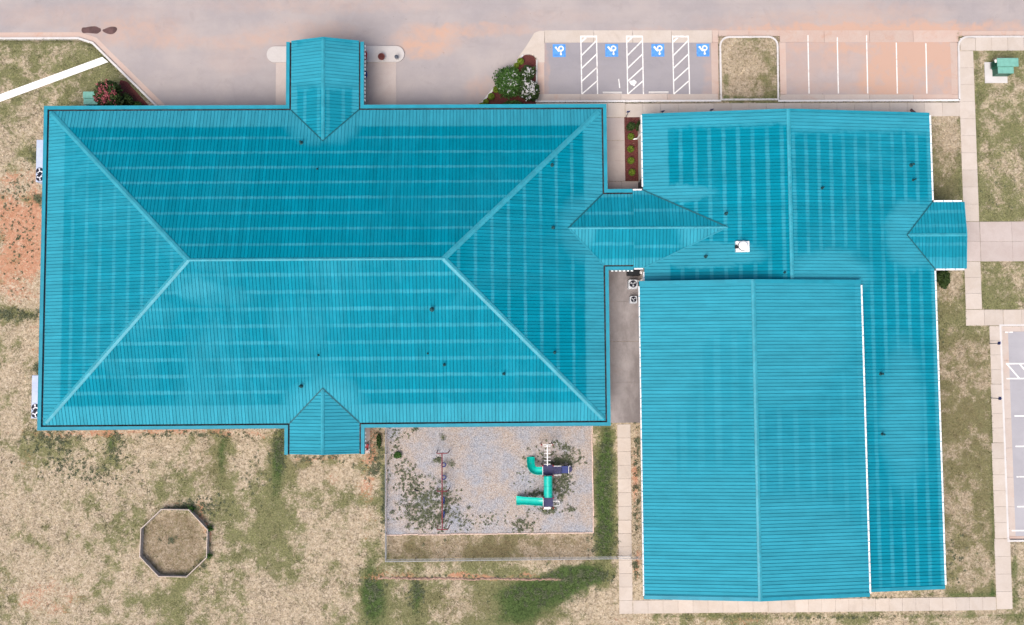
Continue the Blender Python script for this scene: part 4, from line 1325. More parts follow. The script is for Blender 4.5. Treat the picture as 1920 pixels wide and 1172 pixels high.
# downspouts on the west wall
for (px, py) in ((1201, 243), (1207, 520)):
    x, y, _ = at(px, py, ZW)
    x = WX0
    MB().tube([(x - 0.06, y, ZW - 0.1), (x - 0.02, y, ZW - 0.4), (x + 0.08, y, ZW - 0.6), (x + 0.06, y, 0.3), (x - 0.3, y, 0.12)], 0.07, 8).build('downspout', M['gutter'], wing)
x0, y0_, _ = at(1202, 345, 2.0)
d_ = MB().box(WX0 + 0.10, y0_ - 0.5, 0.0, WX0 + 0.148, y0_ + 0.5, 2.15).build('door', M['black'], wing)
MB().box(WX0 + 0.04, y0_ + 0.36, 1.0, WX0 + 0.098, y0_ + 0.42, 1.12).build('handle', M['galv'], d_)
for (px, py, r_, hd_) in ((1361, 401, .09, 1), (1323, 481, .09, 1), (1541, 353, .07, 1), (1708, 310, .10, 1), (1712, 338, .07, 1), (1471, 511, .06, 0), (1651, 701, .09, 1), (1654, 814, .08, 1)):
    vent(wing, px, py, zwing, r_, 0.5 if px > 1600 else 0.4, bool(hd_))
# white exhaust fan on the west slope
x, y, z = onroof(1391, 463, zwing)
cb = MB().box(x - 0.60, y - 0.48, z - 0.15, x + 0.60, y + 0.48, z + 0.30).build('fan_curb', M['gutter'], wing)
MB().lathe(x - 0.0, y + 0.05, [(0.36, z + 0.30), (0.36, z + 0.55), (0.42, z + 0.56), (0.42, z + 0.60), (0.30, z + 0.72), (0.05, z + 0.76)], 24).build('fan_hood', M['white_metal'], cb)
MB().lathe(x, y + 0.05, [(0.44, z + 0.305), (0.44, z + 0.33), (0.37, z + 0.335)], 24, False).build('fan_ring', M['bin_lid'], cb)
MB().box(x - 0.70, y - 0.18, z + 0.2, x - 0.44, y + 0.02, z + 0.42).box(x - 0.66, y + 0.04, z + 0.2, x - 0.5, y + 0.14, z + 0.42).build('motor_box', M['black'], cb)

# ---- covered link
lk = empty('covered_link', (BX1, LYC, 0))
tag(lk, 'teal gabled roof of the short passage joining the two buildings', 'roof')
ZLR = ZE + BS * LH
sB = (ZLR - ZW + 0.02) / (LH + 0.30)
xm = BX1 - LH
xwr = WX0 + (ZLR - ZW) / WSW
for sg in (1, -1):
    yA = LYC + sg * LH; yB = LYC + sg * (LH + 0.30)
    mA = mat_roof('link_main_%d' % sg, (xm, yA), (1, 0), (0, -sg), BS, d0=0.3 if sg > 0 else 0.55, d1=1.85, sp=1.7, cloud=0.3, wet=0.85, zones=[(xm + 0.6, LYC, 2.0, 2.5, 1.0)] if sg < 0 else [])
    roof_slope(lk, [(BX1 - 0.001, yA), (LXS, yA), (LXS, LYC), (xm, LYC)], (xm, yA), (1, 0), (0, -sg), ZE, BS, mA, 0.014)
    mB = mat_roof('link_wing_%d' % sg, (xm, yB), (1, 0), (0, -sg), sB, d0=0.4 if sg > 0 else 0.9, d1=1.9, sp=1.8, cloud=0.3, wet=0.85, zones=[(xwr - 2.2, LYC, 2.6, 2.5, 1.0)] if sg < 0 else [])
    roof_slope(lk, [(LXS, yB), (WX0, yB), (xwr, LYC), (LXS, LYC)], (xm, yB), (1, 0), (0, -sg), ZLR - sB * (LH + 0.30), sB, mB, 0.022)
    for (a, b) in (((BX1, yA, ZE), (xm, LYC, ZLR)), ((WX0, yB, ZW), (xwr, LYC, ZLR))):
        a, b = Vector(a), Vector(b); d = Vector((b.x - a.x, b.y - a.y)).normalized(); nn = Vector((-d.y, d.x)) * 0.055
        MB().add([(a.x + nn.x, a.y + nn.y, a.z + 0.085), (b.x + nn.x, b.y + nn.y, b.z + 0.085), (b.x - nn.x, b.y - nn.y, b.z + 0.085), (a.x - nn.x, a.y - nn.y, a.z + 0.085), (a.x, a.y, a.z), (b.x, b.y, b.z)],
                 [(0, 1, 5, 4), (4, 5, 2, 3), (0, 3, 2, 1)]).build('valley_flashing', M['deck' if sg > 0 else 'trim'], lk)
    gutter(lk, (LXS + 0.05, yB), (WX0 - 0.12, yB), ZLR - sB * (LH + 0.30) + 0.03, (0, sg), 0.13)
    MB().box(LXS - 0.3, LYC + sg * (LH - 0.6) - 0.15, -0.1, LXS, LYC + sg * (LH - 0.6) + 0.15, ZE - 0.1).build('column', M['brick'], lk)
cap_line('ridge_cap', lk, (xm, LYC, ZLR), (LXS, LYC, ZLR), 0.11, ((0, 1), BS), ((0, -1), BS), M['cap'], 0.05, 0.02)
cap_line('ridge_cap', lk, (LXS, LYC, ZLR), (xwr, LYC, ZLR), 0.11, ((0, 1), sB), ((0, -1), sB), M['cap'], 0.065, 0.02)
MB().box(BX1 - 0.5, LYC - LH + 0.3, ZE - 0.12, WX0, LYC + LH - 0.3, ZE - 0.10).build('soffit', M['wall'], lk)

# ---- tall hall
hall = empty('tall_gable_hall', (GX0, GY0, 0))
tag(hall, 'tall hall at the lower right with a plain bright teal gable roof', 'building')
walls(hall, GX0 + 0.85, GY0 + 0.6, GX1 - 0.35, GY1 - 0.35, ZG - 0.16, M['wall'])
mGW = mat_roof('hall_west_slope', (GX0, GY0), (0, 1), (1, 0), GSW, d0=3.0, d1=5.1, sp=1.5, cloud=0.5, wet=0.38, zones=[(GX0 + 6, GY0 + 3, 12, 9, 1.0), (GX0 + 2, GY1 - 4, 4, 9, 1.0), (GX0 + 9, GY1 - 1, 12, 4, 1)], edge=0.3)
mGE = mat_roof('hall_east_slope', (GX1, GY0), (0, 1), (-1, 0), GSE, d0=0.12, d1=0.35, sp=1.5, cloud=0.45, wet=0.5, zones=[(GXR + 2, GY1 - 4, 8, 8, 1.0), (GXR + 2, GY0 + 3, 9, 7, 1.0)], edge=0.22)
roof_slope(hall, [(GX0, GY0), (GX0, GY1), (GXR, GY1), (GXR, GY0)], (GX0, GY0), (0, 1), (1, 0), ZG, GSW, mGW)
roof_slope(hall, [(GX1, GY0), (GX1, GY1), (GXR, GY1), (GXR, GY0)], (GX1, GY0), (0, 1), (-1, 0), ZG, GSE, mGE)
zgr = ZG + 1.25
cap_line('ridge_cap', hall, (GXR, GY0 - 0.12, zgr), (GXR, GY1 + 0.1, zgr), 0.19, ((1, 0), GSE), ((-1, 0), GSW), M['cap'], 0.06)
for (y, sg) in ((GY0 + 0.22, -1), (GY1 - 0.22, 1)):
    rake(hall, GX0 - 0.02, ZG + 0.06, GXR, zgr + 0.06, y, 0.34, sg, M['trim'])
    rake(hall, GXR, zgr + 0.06, GX1 + 0.02, ZG + 0.06, y, 0.34, sg, M['trim'])
for (ya, yb_) in ((GY0 + 0.62, GY0 + 0.9), (GY1 - 0.7, GY1 - 0.4)):
    MB().add([(GX0 + 0.85, ya, ZG - 0.2), (GX1 - 0.35, ya, ZG - 0.2), (GXR, ya, zgr - 0.2), (GX0 + 0.85, yb_, ZG - 0.2), (GX1 - 0.35, yb_, ZG - 0.2), (GXR, yb_, zgr - 0.2)],
             [(0, 1, 2), (5, 4, 3), (0, 3, 4, 1), (1, 4, 5, 2), (2, 5, 3, 0)]).build('gable_wall', M['wall'], hall)
MB().box(GX0 + 0.03, GY0 + 0.2, ZG - 0.15, GX1 - 0.03, GY1 - 0.2, ZG - 0.14).build('soffit', M['wall'], hall)
gutter(hall, (GX1, GY0 + 0.15), (GX1, GY1 - 0.35), ZG + 0.04, (1, 0), 0.13)
gutter(hall, (GX0, GY0 + 0.15), (GX0, GY1 - 0.35), ZG + 0.02, (-1, 0), 0.10)
for py in (818, 945):
    y = at(1196, py, 0.5)[1]
    MB().box(GX0 + 0.30, y - 0.09, 2.6, GX0 + 0.86, y + 0.09, 2.85).build('wall_lamp', M['gutter'], hall)
EXC += [rpoly((BX0 + 1.2, BY0 + 1.2, BX1 - 1, BY1 - 1.2)), rpoly((WX0, WY0 + 0.3, WX1 - 0.2, WY1 - 0.3)), rpoly((GX0 + 0.85, GY0 + 0.6, GX1, GY1))]

# ------------------------------------------------------------------ plants
def leaf_quads(C, size, up=0.5, elong=1.6):
    """one leaf-shaped quad at each centre, random orientation leaning upwards"""
    n = len(C)
    nr = rng.normal(size=(n, 3)); nr[:, 2] = np.abs(nr[:, 2]) + up
    nr /= np.linalg.norm(nr, axis=1, keepdims=True)
    t = rng.normal(size=(n, 3)); t -= nr * np.sum(t * nr, 1, keepdims=True)
    t /= np.linalg.norm(t, axis=1, keepdims=True)
    b = np.cross(nr, t)
    s = (size * rng.uniform(0.6, 1.3, n))[:, None]
    t = t * s * elong * 0.5; b = b * s * 0.5
    V = np.stack([C - t, C + b - t * 0.1, C + t, C - b - t * 0.1], 1).reshape(-1, 3)
    Fq = np.arange(4 * n).reshape(n, 4)
    return V, Fq


def leaf_mesh(name, C, size, tint, mat, parent, up=0.5, elong=1.6):
    V, Fq = leaf_quads(C, size, up, elong)
    me = fast_mesh(name, V, Fq)
    a = me.attributes.new('tint', 'FLOAT', 'POINT')
    a.data.foreach_set('value', np.repeat(np.clip(tint, 0, 1), 4).astype(np.float32))
    return link(name, me, mat, parent)


def crown_points(c, rad, n, lumps=7, fill=0.35, dome=True):
    """points crowded near the skin of an uneven crown made of several lumps"""
    c = np.array(c); rad = np.array(rad)
    L = rng.normal(size=(lumps, 3)); L /= np.linalg.norm(L, axis=1, keepdims=True)
    if dome: L[:, 2] = np.abs(L[:, 2]) * 0.8 - 0.1
    L = L * rad * 0.5 * rng.uniform(0.5, 1.0, (lumps, 1))
    k = rng.integers(0, lumps, n)
    d = rng.normal(size=(n, 3)); d /= np.linalg.norm(d, axis=1, keepdims=True)
    r = rng.uniform(fill, 1.0, n) ** 0.5
    Pp = c + L[k] + d * r[:, None] * rad * rng.uniform(0.45, 0.62, (n, 1))
    return Pp, r


def shrub(px, py, zmid, rad, n, size, mat, label, name='shrub', group=None, bloom=None, nb=0, lumps=7, stems=3, bsize=0.1, bup=0.55, elong=1.6, btop=0.2):
    x, y, _ = at(px, py, zmid)
    root = empty(name, (x, y, 0))
    tag(root, label, 'shrub', group)
    Pp, r = crown_points((x, y, zmid), rad, n, lumps)
    Pp[:, 2] = np.maximum(Pp[:, 2], 0.04)
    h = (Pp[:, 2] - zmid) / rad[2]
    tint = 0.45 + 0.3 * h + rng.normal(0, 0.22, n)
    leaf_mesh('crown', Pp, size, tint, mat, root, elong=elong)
    mb = MB()
    for i in range(stems):
        a = 2 * math.pi * i / stems + 0.4
        mb.tube([(x + 0.05 * math.cos(a), y + 0.05 * math.sin(a), -0.05), (x + rad[0] * 0.2 * math.cos(a), y + rad[1] * 0.2 * math.sin(a), zmid * 0.6), (x + rad[0] * 0.4 * math.cos(a), y + rad[1] * 0.4 * math.sin(a), zmid)], 0.03 + 0.012 * rad[0], 6, 0.012)
    mb.build('trunk', M['bark'], root)
    if bloom is not None:
        sel = Pp[np.argsort(-(Pp[:, 2] + rng.normal(0, 0.25 * rad[2], n)))[:max(nb * 3, 1)]]
        sel = sel[rng.permutation(len(sel))[:nb]]
        B_ = np.repeat(sel, 9, 0) + rng.normal(0, bsize * 0.75, (nb * 9, 3)) + np.array([0, 0, btop])
        leaf_mesh('blossom', B_, bsize, rng.uniform(0, 1, nb * 9), bloom, root, 0.3, 1.1)
    return root


def ball(px, py, r, label, group, mat='leaf_lime', z=None):
    """clipped round shrub"""
    z = r * 0.85 if z is None else z
    x, y, _ = at(px, py, z)
    root = empty('round_shrub', (x, y, 0)); tag(root, label, 'shrub', group)
    n = int(900 * (r / 0.35) ** 2)
    d = rng.normal(size=(n, 3)); d /= np.linalg.norm(d, axis=1, keepdims=True)
    Pp = np.array([x, y, z]) + d * r * rng.uniform(0.82, 1.0, (n, 1)) * np.array([1, 1, 0.9])
    Pp[:, 2] = np.maximum(Pp[:, 2], 0.03)
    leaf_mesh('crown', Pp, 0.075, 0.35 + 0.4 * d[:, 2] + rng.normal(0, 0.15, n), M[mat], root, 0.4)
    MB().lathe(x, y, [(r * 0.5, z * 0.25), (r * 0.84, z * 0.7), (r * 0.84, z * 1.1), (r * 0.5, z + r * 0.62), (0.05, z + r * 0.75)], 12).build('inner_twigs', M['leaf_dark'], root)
    MB().tube([(x, y, -0.05), (x, y, z)], 0.03, 6).build('trunk', M['bark'], root)
    return root


# pink flowering shrub and neighbours at the upper left
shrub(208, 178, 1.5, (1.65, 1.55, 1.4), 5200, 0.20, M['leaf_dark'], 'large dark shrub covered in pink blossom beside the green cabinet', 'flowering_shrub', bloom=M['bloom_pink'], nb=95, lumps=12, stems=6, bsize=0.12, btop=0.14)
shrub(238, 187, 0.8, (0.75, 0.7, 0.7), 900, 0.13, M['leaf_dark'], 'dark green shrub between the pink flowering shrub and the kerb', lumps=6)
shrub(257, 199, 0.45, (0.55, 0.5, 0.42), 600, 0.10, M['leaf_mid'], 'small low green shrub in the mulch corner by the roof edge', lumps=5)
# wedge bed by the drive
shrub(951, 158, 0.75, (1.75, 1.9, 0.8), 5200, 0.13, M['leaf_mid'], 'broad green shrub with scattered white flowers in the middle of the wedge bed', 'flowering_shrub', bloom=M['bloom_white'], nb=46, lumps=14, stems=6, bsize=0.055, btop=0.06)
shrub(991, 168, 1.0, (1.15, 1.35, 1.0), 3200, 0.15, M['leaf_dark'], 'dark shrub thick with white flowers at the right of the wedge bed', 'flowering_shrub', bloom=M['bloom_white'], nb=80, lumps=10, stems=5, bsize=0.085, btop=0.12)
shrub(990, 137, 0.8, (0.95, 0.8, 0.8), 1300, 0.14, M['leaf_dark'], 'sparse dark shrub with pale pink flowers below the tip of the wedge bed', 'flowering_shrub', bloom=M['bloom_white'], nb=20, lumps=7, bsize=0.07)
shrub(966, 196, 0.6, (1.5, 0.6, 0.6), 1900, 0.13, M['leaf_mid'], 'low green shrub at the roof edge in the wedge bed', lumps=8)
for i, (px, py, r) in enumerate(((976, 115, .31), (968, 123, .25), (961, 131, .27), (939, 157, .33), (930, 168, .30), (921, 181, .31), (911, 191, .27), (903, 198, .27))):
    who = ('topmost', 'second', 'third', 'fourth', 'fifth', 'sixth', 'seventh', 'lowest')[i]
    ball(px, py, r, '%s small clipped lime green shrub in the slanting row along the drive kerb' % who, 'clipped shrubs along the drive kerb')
# narrow bed between the buildings
for i, (px, py) in enumerate(((1183, 256), (1182.5, 279.5), (1183, 301), (1185, 323))):
    ball(px, py, 0.31, '%s round olive green shrub in the narrow mulch bed' % ('topmost', 'second', 'third', 'lowest')[i], 'round shrubs in the narrow mulch bed')
shrub(1182, 237, 0.5, (0.5, 0.5, 0.5), 700, 0.11, M['leaf_dark'], 'dark leafy shrub at the top left of the narrow mulch bed', lumps=5, group='dark shrubs at the top of the narrow bed')
shrub(1198, 236, 0.5, (0.42, 0.6, 0.5), 700, 0.11, M['leaf_dark'], 'dark leafy shrub against the wall at the top of the narrow mulch bed', lumps=5, group='dark shrubs at the top of the narrow bed')
shrub(1768, 522, 0.7, (0.75, 0.95, 0.7), 1500, 0.17, M['leaf_dark'], 'spiky dark green shrub in the corner below the small portico', lumps=7, elong=2.6)
shrub(746, 854, 0.28, (0.5, 0.42, 0.3), 900, 0.09, M['leaf_mid'], 'single round green weed bush at the upper left of the gravel', 'weed_bush', lumps=5)
shrub(712, 824, 0.3, (0.34, 0.9, 0.3), 800, 0.10, M['leaf_dark'], 'dark green clump beside the lower porch by the playground fence', 'weed_bush', lumps=6)
shrub(66, 288, 0.5, (0.55, 0.85, 0.5), 800, 0.11, M['leaf_weed'], 'straggly green bush left of the upper rooftop fan cabinet', 'weed_bush', lumps=6) if False else None

# ------------------------------------------------------------------ fans, cabinets, condensers
def packaged_unit(px0, py0, px1, py1, lab):
    """long cabinet with two fans in its top at the south end, duct against the wall"""
    zt = 1.75
    x0, y0, x1, y1 = rect(px0, py0, px1, py1, zt)
    x1 = BX0 + 1.15
    root = empty('air_handler', ((x0 + x1) / 2, (y0 + y1) / 2, 0)); tag(root, lab, 'air conditioner', 'air handlers along the left wall')
    MB().bbox(x0, y0, -0.02, x1, y1, zt, 0.03).build('cabinet', M['hvac'], root)
    for i, fy in enumerate((y0 + 0.38, y0 + 1.0)):
        fx = x0 + 0.37
        MB().lathe(fx, fy, [(0.33, zt + 0.002), (0.33, zt + 0.03), (0.30, zt + 0.03), (0.30, zt + 0.008)], 22).build('fan_well', M['fan_dark'], root)
        mb = MB()
        for k in range(3):
            t = 2 * math.pi * k / 3 + 0.7 + i
            c, s_ = math.cos(t), math.sin(t)
            mb.add([(fx + 0.05 * c - 0.03 * s_, fy + 0.05 * s_ + 0.03 * c, zt + 0.02), (fx + 0.27 * c - 0.10 * s_, fy + 0.27 * s_ + 0.10 * c, zt + 0.03), (fx + 0.27 * c + 0.06 * s_, fy + 0.27 * s_ - 0.06 * c, zt + 0.014), (fx + 0.05 * c + 0.03 * s_, fy + 0.05 * s_ - 0.03 * c, zt + 0.014)], [(0, 1, 2, 3)])
        mb.lathe(fx, fy, [(0.07, zt + 0.01), (0.07, zt + 0.035), (0.02, zt + 0.04)], 10)
        mb.build('fan_blade', M['fan_blade'], root)
    for k in range(3):
        MB().box(x0 + 0.06, y0 + 1.55 + 0.75 * k, zt + 0.001, x1 - 0.02, y0 + 1.57 + 0.75 * k, zt + 0.008).build('panel_seam', M['condenser'], root)


packaged_unit(67.5, 262, 88, 341, 'upper pale blue air handler with two fans at the left wall')
packaged_unit(59, 703.5, 80, 784.5, 'lower pale blue air handler with two fans at the left wall')


def condenser(px, py, r, h, lab):
    x, y, _ = at(px, py, h)
    root = empty('condenser', (x, y, 0)); tag(root, lab, 'air conditioner', 'condensers in the service yard')
    q = []
    rc = r * 0.35
    for (cx, cy, a0) in ((r - rc, r - rc, 0), (-r + rc, r - rc, 90), (-r + rc, -r + rc, 180), (r - rc, -r + rc, 270)):
        for k in range(5):
            t = math.radians(a0 + 22.5 * k); q.append((x + cx + rc * math.cos(t), y + cy + rc * math.sin(t)))
    MB().prism(q, 0.0, h).build('cabinet', M['condenser'], root)
    MB().lathe(x, y + 0.03, [(r * 0.80, h), (r * 0.80, h + 0.03), (r * 0.74, h + 0.03), (r * 0.72, h + 0.004)], 24).build('fan_well', M['fan_dark'], root)
    mb = MB()
    for k in range(3):
        t = 2 * math.pi * k / 3 + 0.6
        bx, by = x + r * 0.42 * math.cos(t), y + 0.03 + r * 0.42 * math.sin(t)
        mb.prism([(bx + r * 0.22 * math.cos(a), by + r * 0.2 * math.sin(a)) for a in [i * math.pi / 5 for i in range(10)]], h + 0.012, h + 0.02 + 0.004 * k)
    mb.lathe(x, y + 0.03, [(r * 0.15, h + 0.01), (r * 0.15, h + 0.035)], 10)
    mb.build('fan_blade', M['condenser'], root)
    mb = MB()
    for rr_ in (0.25, 0.45, 0.65):
        mb.lathe(x, y + 0.03, [(r * rr_ - 0.006, h + 0.045), (r * rr_ + 0.006, h + 0.045)], 24, False)
    mb.build('fan_guard', M['black'], root)


condenser(1187, 533, 0.42, 1.0, 'larger upper condenser with a three bladed fan in the yard')
condenser(1188, 562, 0.33, 0.8, 'smaller lower condenser with a dark fan in the yard')
x0, y0_, x1, y1 = rect(1177, 506, 1201, 516, 1.0)
o = empty('utility_cabinet', ((x0 + x1) / 2, (y0_ + y1) / 2, 0)); tag(o, 'black cabinet tucked under the link roof above the condensers', 'cabinet')
MB().bbox(x0, y0_, 0, x1, y1, 1.0, 0.03).build('body', M['black'], o); MB().box((x0 + x1) / 2 - 0.006, y0_ - 0.012, 0.1, (x0 + x1) / 2 + 0.006, y0_ - 0.001, 0.9).build('door_seam', M['vent'], o)
x, y, _ = at(1204, 510, 1.2)
o = empty('tank', (x, y, 0)); tag(o, 'small white cylinder tank in the corner by the black cabinet', 'tank')
MB().lathe(x, y, [(0.17, 0.0), (0.2, 0.06), (0.2, 1.05), (0.14, 1.18), (0.03, 1.22)], 16).build('shell', M['white_metal'], o, True)
MB().lathe(x, y, [(0.03, 1.2), (0.03, 1.3), (0.05, 1.3), (0.05, 1.34)], 8).build('valve', M['galv'], o)

# green pad transformer on the right lawn
pr = rect(1846.5, 116.5, 1888.5, 155.5, 0.06)
o = MB().bbox(pr[0], pr[1], -0.2, pr[2], pr[3], 0.08, 0.02).build('concrete_pad', M['kerb']); tag(o, 'square pale concrete pad under the green transformer', kind='structure'); EXC.append(rpoly(pr))
bx0, by0 = at(1860, 143.5, 0.08)[:2]
tr = empty('transformer', (bx0 + 0.75, by0 + 0.8, 0.08)); tag(tr, 'green steel pad transformer on the right lawn', 'transformer')
MB().box(bx0, by0 + 0.62, 0.08, bx0 + 1.62, by0 + 1.35, 1.20).build('tank', M['green_dark'], tr)
MB().add([(bx0 + 0.05, by0, 0.08), (bx0 + 1.5, by0, 0.08), (bx0 + 1.5, by0 + 0.618, 0.08), (bx0 + 0.05, by0 + 0.618, 0.08), (bx0 + 0.05, by0, 1.02), (bx0 + 1.5, by0, 1.02), (bx0 + 1.5, by0 + 0.618, 1.12), (bx0 + 0.05, by0 + 0.618, 1.12)],
         [(0, 3, 2, 1), (4, 5, 6, 7), (0, 1, 5, 4), (1, 2, 6, 5), (2, 3, 7, 6), (3, 0, 4, 7)]).build('cable_compartment', M['green_dark'], tr)
MB().bbox(bx0 - 0.08, by0 + 0.60, 1.21, bx0 + 1.95, by0 + 1.42, 1.30, 0.03).build('lid', M['green_box'], tr)
MB().bbox(bx0 + 0.02, by0 - 0.03, 1.125, bx0 + 0.45, by0 + 0.595, 1.16, 0.01).build('door', M['green_box'], tr)
MB().bbox(bx0 + 0.46, by0 - 0.03, 1.125, bx0 + 1.53, by0 + 0.595, 1.16, 0.01).build('door', M['green_box'], tr)
for k in range(5):
    MB().box(bx0 - 0.22, by0 + 0.68 + 0.13 * k, 0.25, bx0 - 0.001, by0 + 0.71 + 0.13 * k, 1.0).build('cooling_fin', M['green_dark'], tr)
MB().box(bx0 - 0.20, by0 + 1.05, 1.02, bx0 - 0.02, by0 + 1.33, 1.10).build('nameplate', M['white_metal'], tr)

# green cabinet at the upper left
x0, y0_, x1, y1 = rect(156.5, 172, 186, 196, 1.2)
gc = empty('utility_cabinet', ((x0 + x1) / 2, (y0_ + y1) / 2, 0)); tag(gc, 'green steel cabinet half hidden by the pink flowering shrub', 'cabinet')
MB().box(x0 + 0.05, y0_ + 0.06, -0.02, x1 - 0.05, y1 - 0.02, 1.18).build('body', M['green_dark'], gc)
ymid = y0_ + (y1 - y0_) * 0.46
MB().bbox(x0 - 0.03, ymid + 0.02, 1.19, x1, y1, 1.28, 0.02).build('lid', M['green_box'], gc)
MB().bbox(x0 + 0.02, y0_, 1.185, x1, ymid, 1.24, 0.02).build('door', M['green_box'], gc)
for k in range(2):
    MB().box(x0 + 0.25 + 0.5 * k, y0_ + 0.02, 0.1, x0 + 0.29 + 0.5 * k, y0_ + 0.055, 1.1).build('hinge_strip', M['galv'], gc)

# ------------------------------------------------------------------ sign posts
def sign_post(px, py, h, rz, lab, zb=0.02, group='sign posts by the bays'):
    x, y, _ = at(px, py, zb)
    o = empty('sign_post', (x, y, zb)); tag(o, lab, 'sign post', group)
    MB().tube([(x, y, zb - 0.15), (x, y, zb + h)], 0.03, 8).build('post', M['bin_lid'], o)
    c, s_ = math.cos(rz), math.sin(rz)
    mb = MB(); hw = 0.15
    def q(a, b, z): return (x + a * c - b * s_, y + a * s_ + b * c, z)
    vs = [q(-hw, 0.035, h - 0.45), q(hw, 0.035, h - 0.45), q(hw, 0.07, h - 0.45), q(-hw, 0.07, h - 0.45), q(-hw, 0.035, h + 0.02), q(hw, 0.035, h + 0.02), q(hw, 0.07, h + 0.02), q(-hw, 0.07, h + 0.02)]
    mb.add(vs, [(0, 3, 2, 1), (4, 5, 6, 7), (0, 1, 5, 4), (1, 2, 6, 5), (2, 3, 7, 6), (3, 0, 4, 7)])
    mb.build('sign_plate', M['blue_dark'], o)


sign_post(1173.5, 220, 2.05, 0.15, 'dark sign post at the top of the narrow mulch bed')
sign_post(1237, 219, 2.0, 0.15, 'dark sign post poking out above the low gable roof, left one')
sign_post(1327, 216, 2.0, 0.15, 'dark sign post poking out above the low gable roof, below the grass island')
sign_post(1855.5, 644.5, 2.05, 1.45, 'upper dark sign post on the edge of the narrow walk by the grey lot')
sign_post(1857.5, 746, 2.0, 1.45, 'lower dark sign post on the edge of the narrow walk by the grey lot')
x, y, _ = at(1713, 209, 0.2)
o = empty('splash_block', (x, y, 0.03), math.radians(-42)); o['local'] = 1; tag(o, 'short dark brown trough on the walk above the low gable roof', 'trough')
MB().box(-0.32, -0.11, 0.0, 0.32, 0.11, 0.06).build('base', M['terracotta'], o)
MB().box(-0.32, -0.11, 0.061, 0.32, -0.07, 0.16).build('rim', M['bin_lid'], o); MB().box(-0.32, 0.07, 0.061, 0.32, 0.11, 0.16).build('rim', M['bin_lid'], o)

# ------------------------------------------------------------------ things on the drive island
x, y, _ = at(715, 106, 0.45)
o = empty('planter', (x, y, 0.03)); tag(o, 'round red brown planter pot on the concrete island', 'planter')
MB().lathe(x, y, [(0.22, 0.03), (0.29, 0.40), (0.33, 0.41), (0.33, 0.48), (0.28, 0.48), (0.27, 0.42)], 24).build('pot', M['terracotta'], o)
MB().lathe(x, y, [(0.265, 0.43), (0.2, 0.45), (0.02, 0.46)], 20).build('earth', M['mulch'], o)
x, y, _ = at(743, 106, 0.6)
o = empty('litter_bin', (x, y, 0.03)); tag(o, 'small bin with a dark round lid at the end of the island', 'bin')
MB().lathe(x, y, [(0.13, 0.03), (0.16, 0.5)], 18).build('bin_body', M['galv'], o)
MB().lathe(x, y, [(0.18, 0.505), (0.18, 0.55), (0.12, 0.60), (0.03, 0.62)], 18).build('lid', M['bin_lid'], o)
x, y, _ = at(680, 102, 0.45)
o = empty('bench', (x, y, 0.03)); tag(o, 'red bench end showing at the right side of the entrance porch', 'bench')
MB().add([(x - 0.5, y - 0.5, 0.44), (x + 0.35, y - 0.5, 0.44), (x + 0.45, y + 0.05, 0.44), (x + 0.25, y + 0.55, 0.44), (x - 0.5, y + 0.55, 0.44), (x - 0.5, y - 0.5, 0.5), (x + 0.35, y - 0.5, 0.5), (x + 0.45, y + 0.05, 0.5), (x + 0.25, y + 0.55, 0.5), (x - 0.5, y + 0.55, 0.5)],
         [(4, 3, 2, 1, 0), (5, 6, 7, 8, 9)] + [(i, (i + 1) % 5, 5 + (i + 1) % 5, 5 + i) for i in range(5)]).build('seat', M['red'], o)
for (a, b_) in ((-0.4, -0.4), (-0.4, 0.45), (0.25, -0.4), (0.2, 0.4)):
    MB().tube([(x + a, y + b_, 0.03), (x + a, y + b_, 0.44)], 0.03, 8).build('leg', M['red_metal'], o)
x, y, _ = at(677, 139, 0.75)
o = empty('round_table', (x, y, ZA + 0.03)); tag(o, 'dark blue round table edge at the right side of the entrance porch', 'table')
MB().lathe(x, y, [(0.55, 0.60), (0.57, 0.62), (0.57, 0.65), (0.54, 0.66)], 28).build('table_top', M['blue_dark'], o)
MB().lathe(x, y, [(0.3, ZA + 0.03), (0.28, ZA + 0.07), (0.05, ZA + 0.09), (0.05, 0.60)], 14).build('pedestal', M['blue_dark'], o)
x, y, _ = at(686.5, 838, 0.45)
o = empty('chair', (x, y, 0.03)); tag(o, 'red metal chair at the right side of the lower porch', 'chair')
MB().bbox(x - 0.25, y - 0.25, 0.42, x + 0.22, y + 0.25, 0.47, 0.02).build('seat', M['red'], o)
MB().box(x - 0.25, y - 0.30, 0.47, x + 0.22, y - 0.26, 0.9).build('backrest', M['red'], o)
for (a, b_) in ((-0.2, -0.2), (-0.2, 0.2), (0.18, -0.2), (0.18, 0.2)):
    MB().tube([(x + a, y + b_, 0.03), (x + a, y + b_, 0.42)], 0.018, 6).build('leg', M['red_metal'], o)

# ------------------------------------------------------------------ octagonal ball pit
cx, cy, _ = at(325.5, 1018.5, 0.68)
R8 = 3.28
pit = empty('ball_pit', (cx, cy, 0)); tag(pit, 'octagonal low plank ball pit on the dry lawn', 'ball pit')
cor = [(cx + R8 * math.cos(math.radians(21 + 45 * k)), cy + R8 * math.sin(math.radians(21 + 45 * k))) for k in range(8)]
for k in range(8):
    a, b_ = Vector(cor[k]), Vector(cor[(k + 1) % 8])
    d = (b_ - a).normalized()
    for j in range(4):
        jj = random.uniform(-0.008, 0.008)
        MB().strip([a + d * 0.05, b_ - d * 0.05], -0.02 + jj, 0.02 + jj, 0.02 + 0.165 * j, 0.17 + 0.165 * j).build('plank', M['wood'], pit)
    MB().strip([a + d * 0.05, b_ - d * 0.05], -0.03, 0.03, 0.682, 0.715).build('top_rail', M['wood_top'], pit)
    MB().strip([a - d * 0.05, a + d * 0.05], -0.05, 0.05, -0.1, 0.70).build('corner_post', M['wood'], pit)
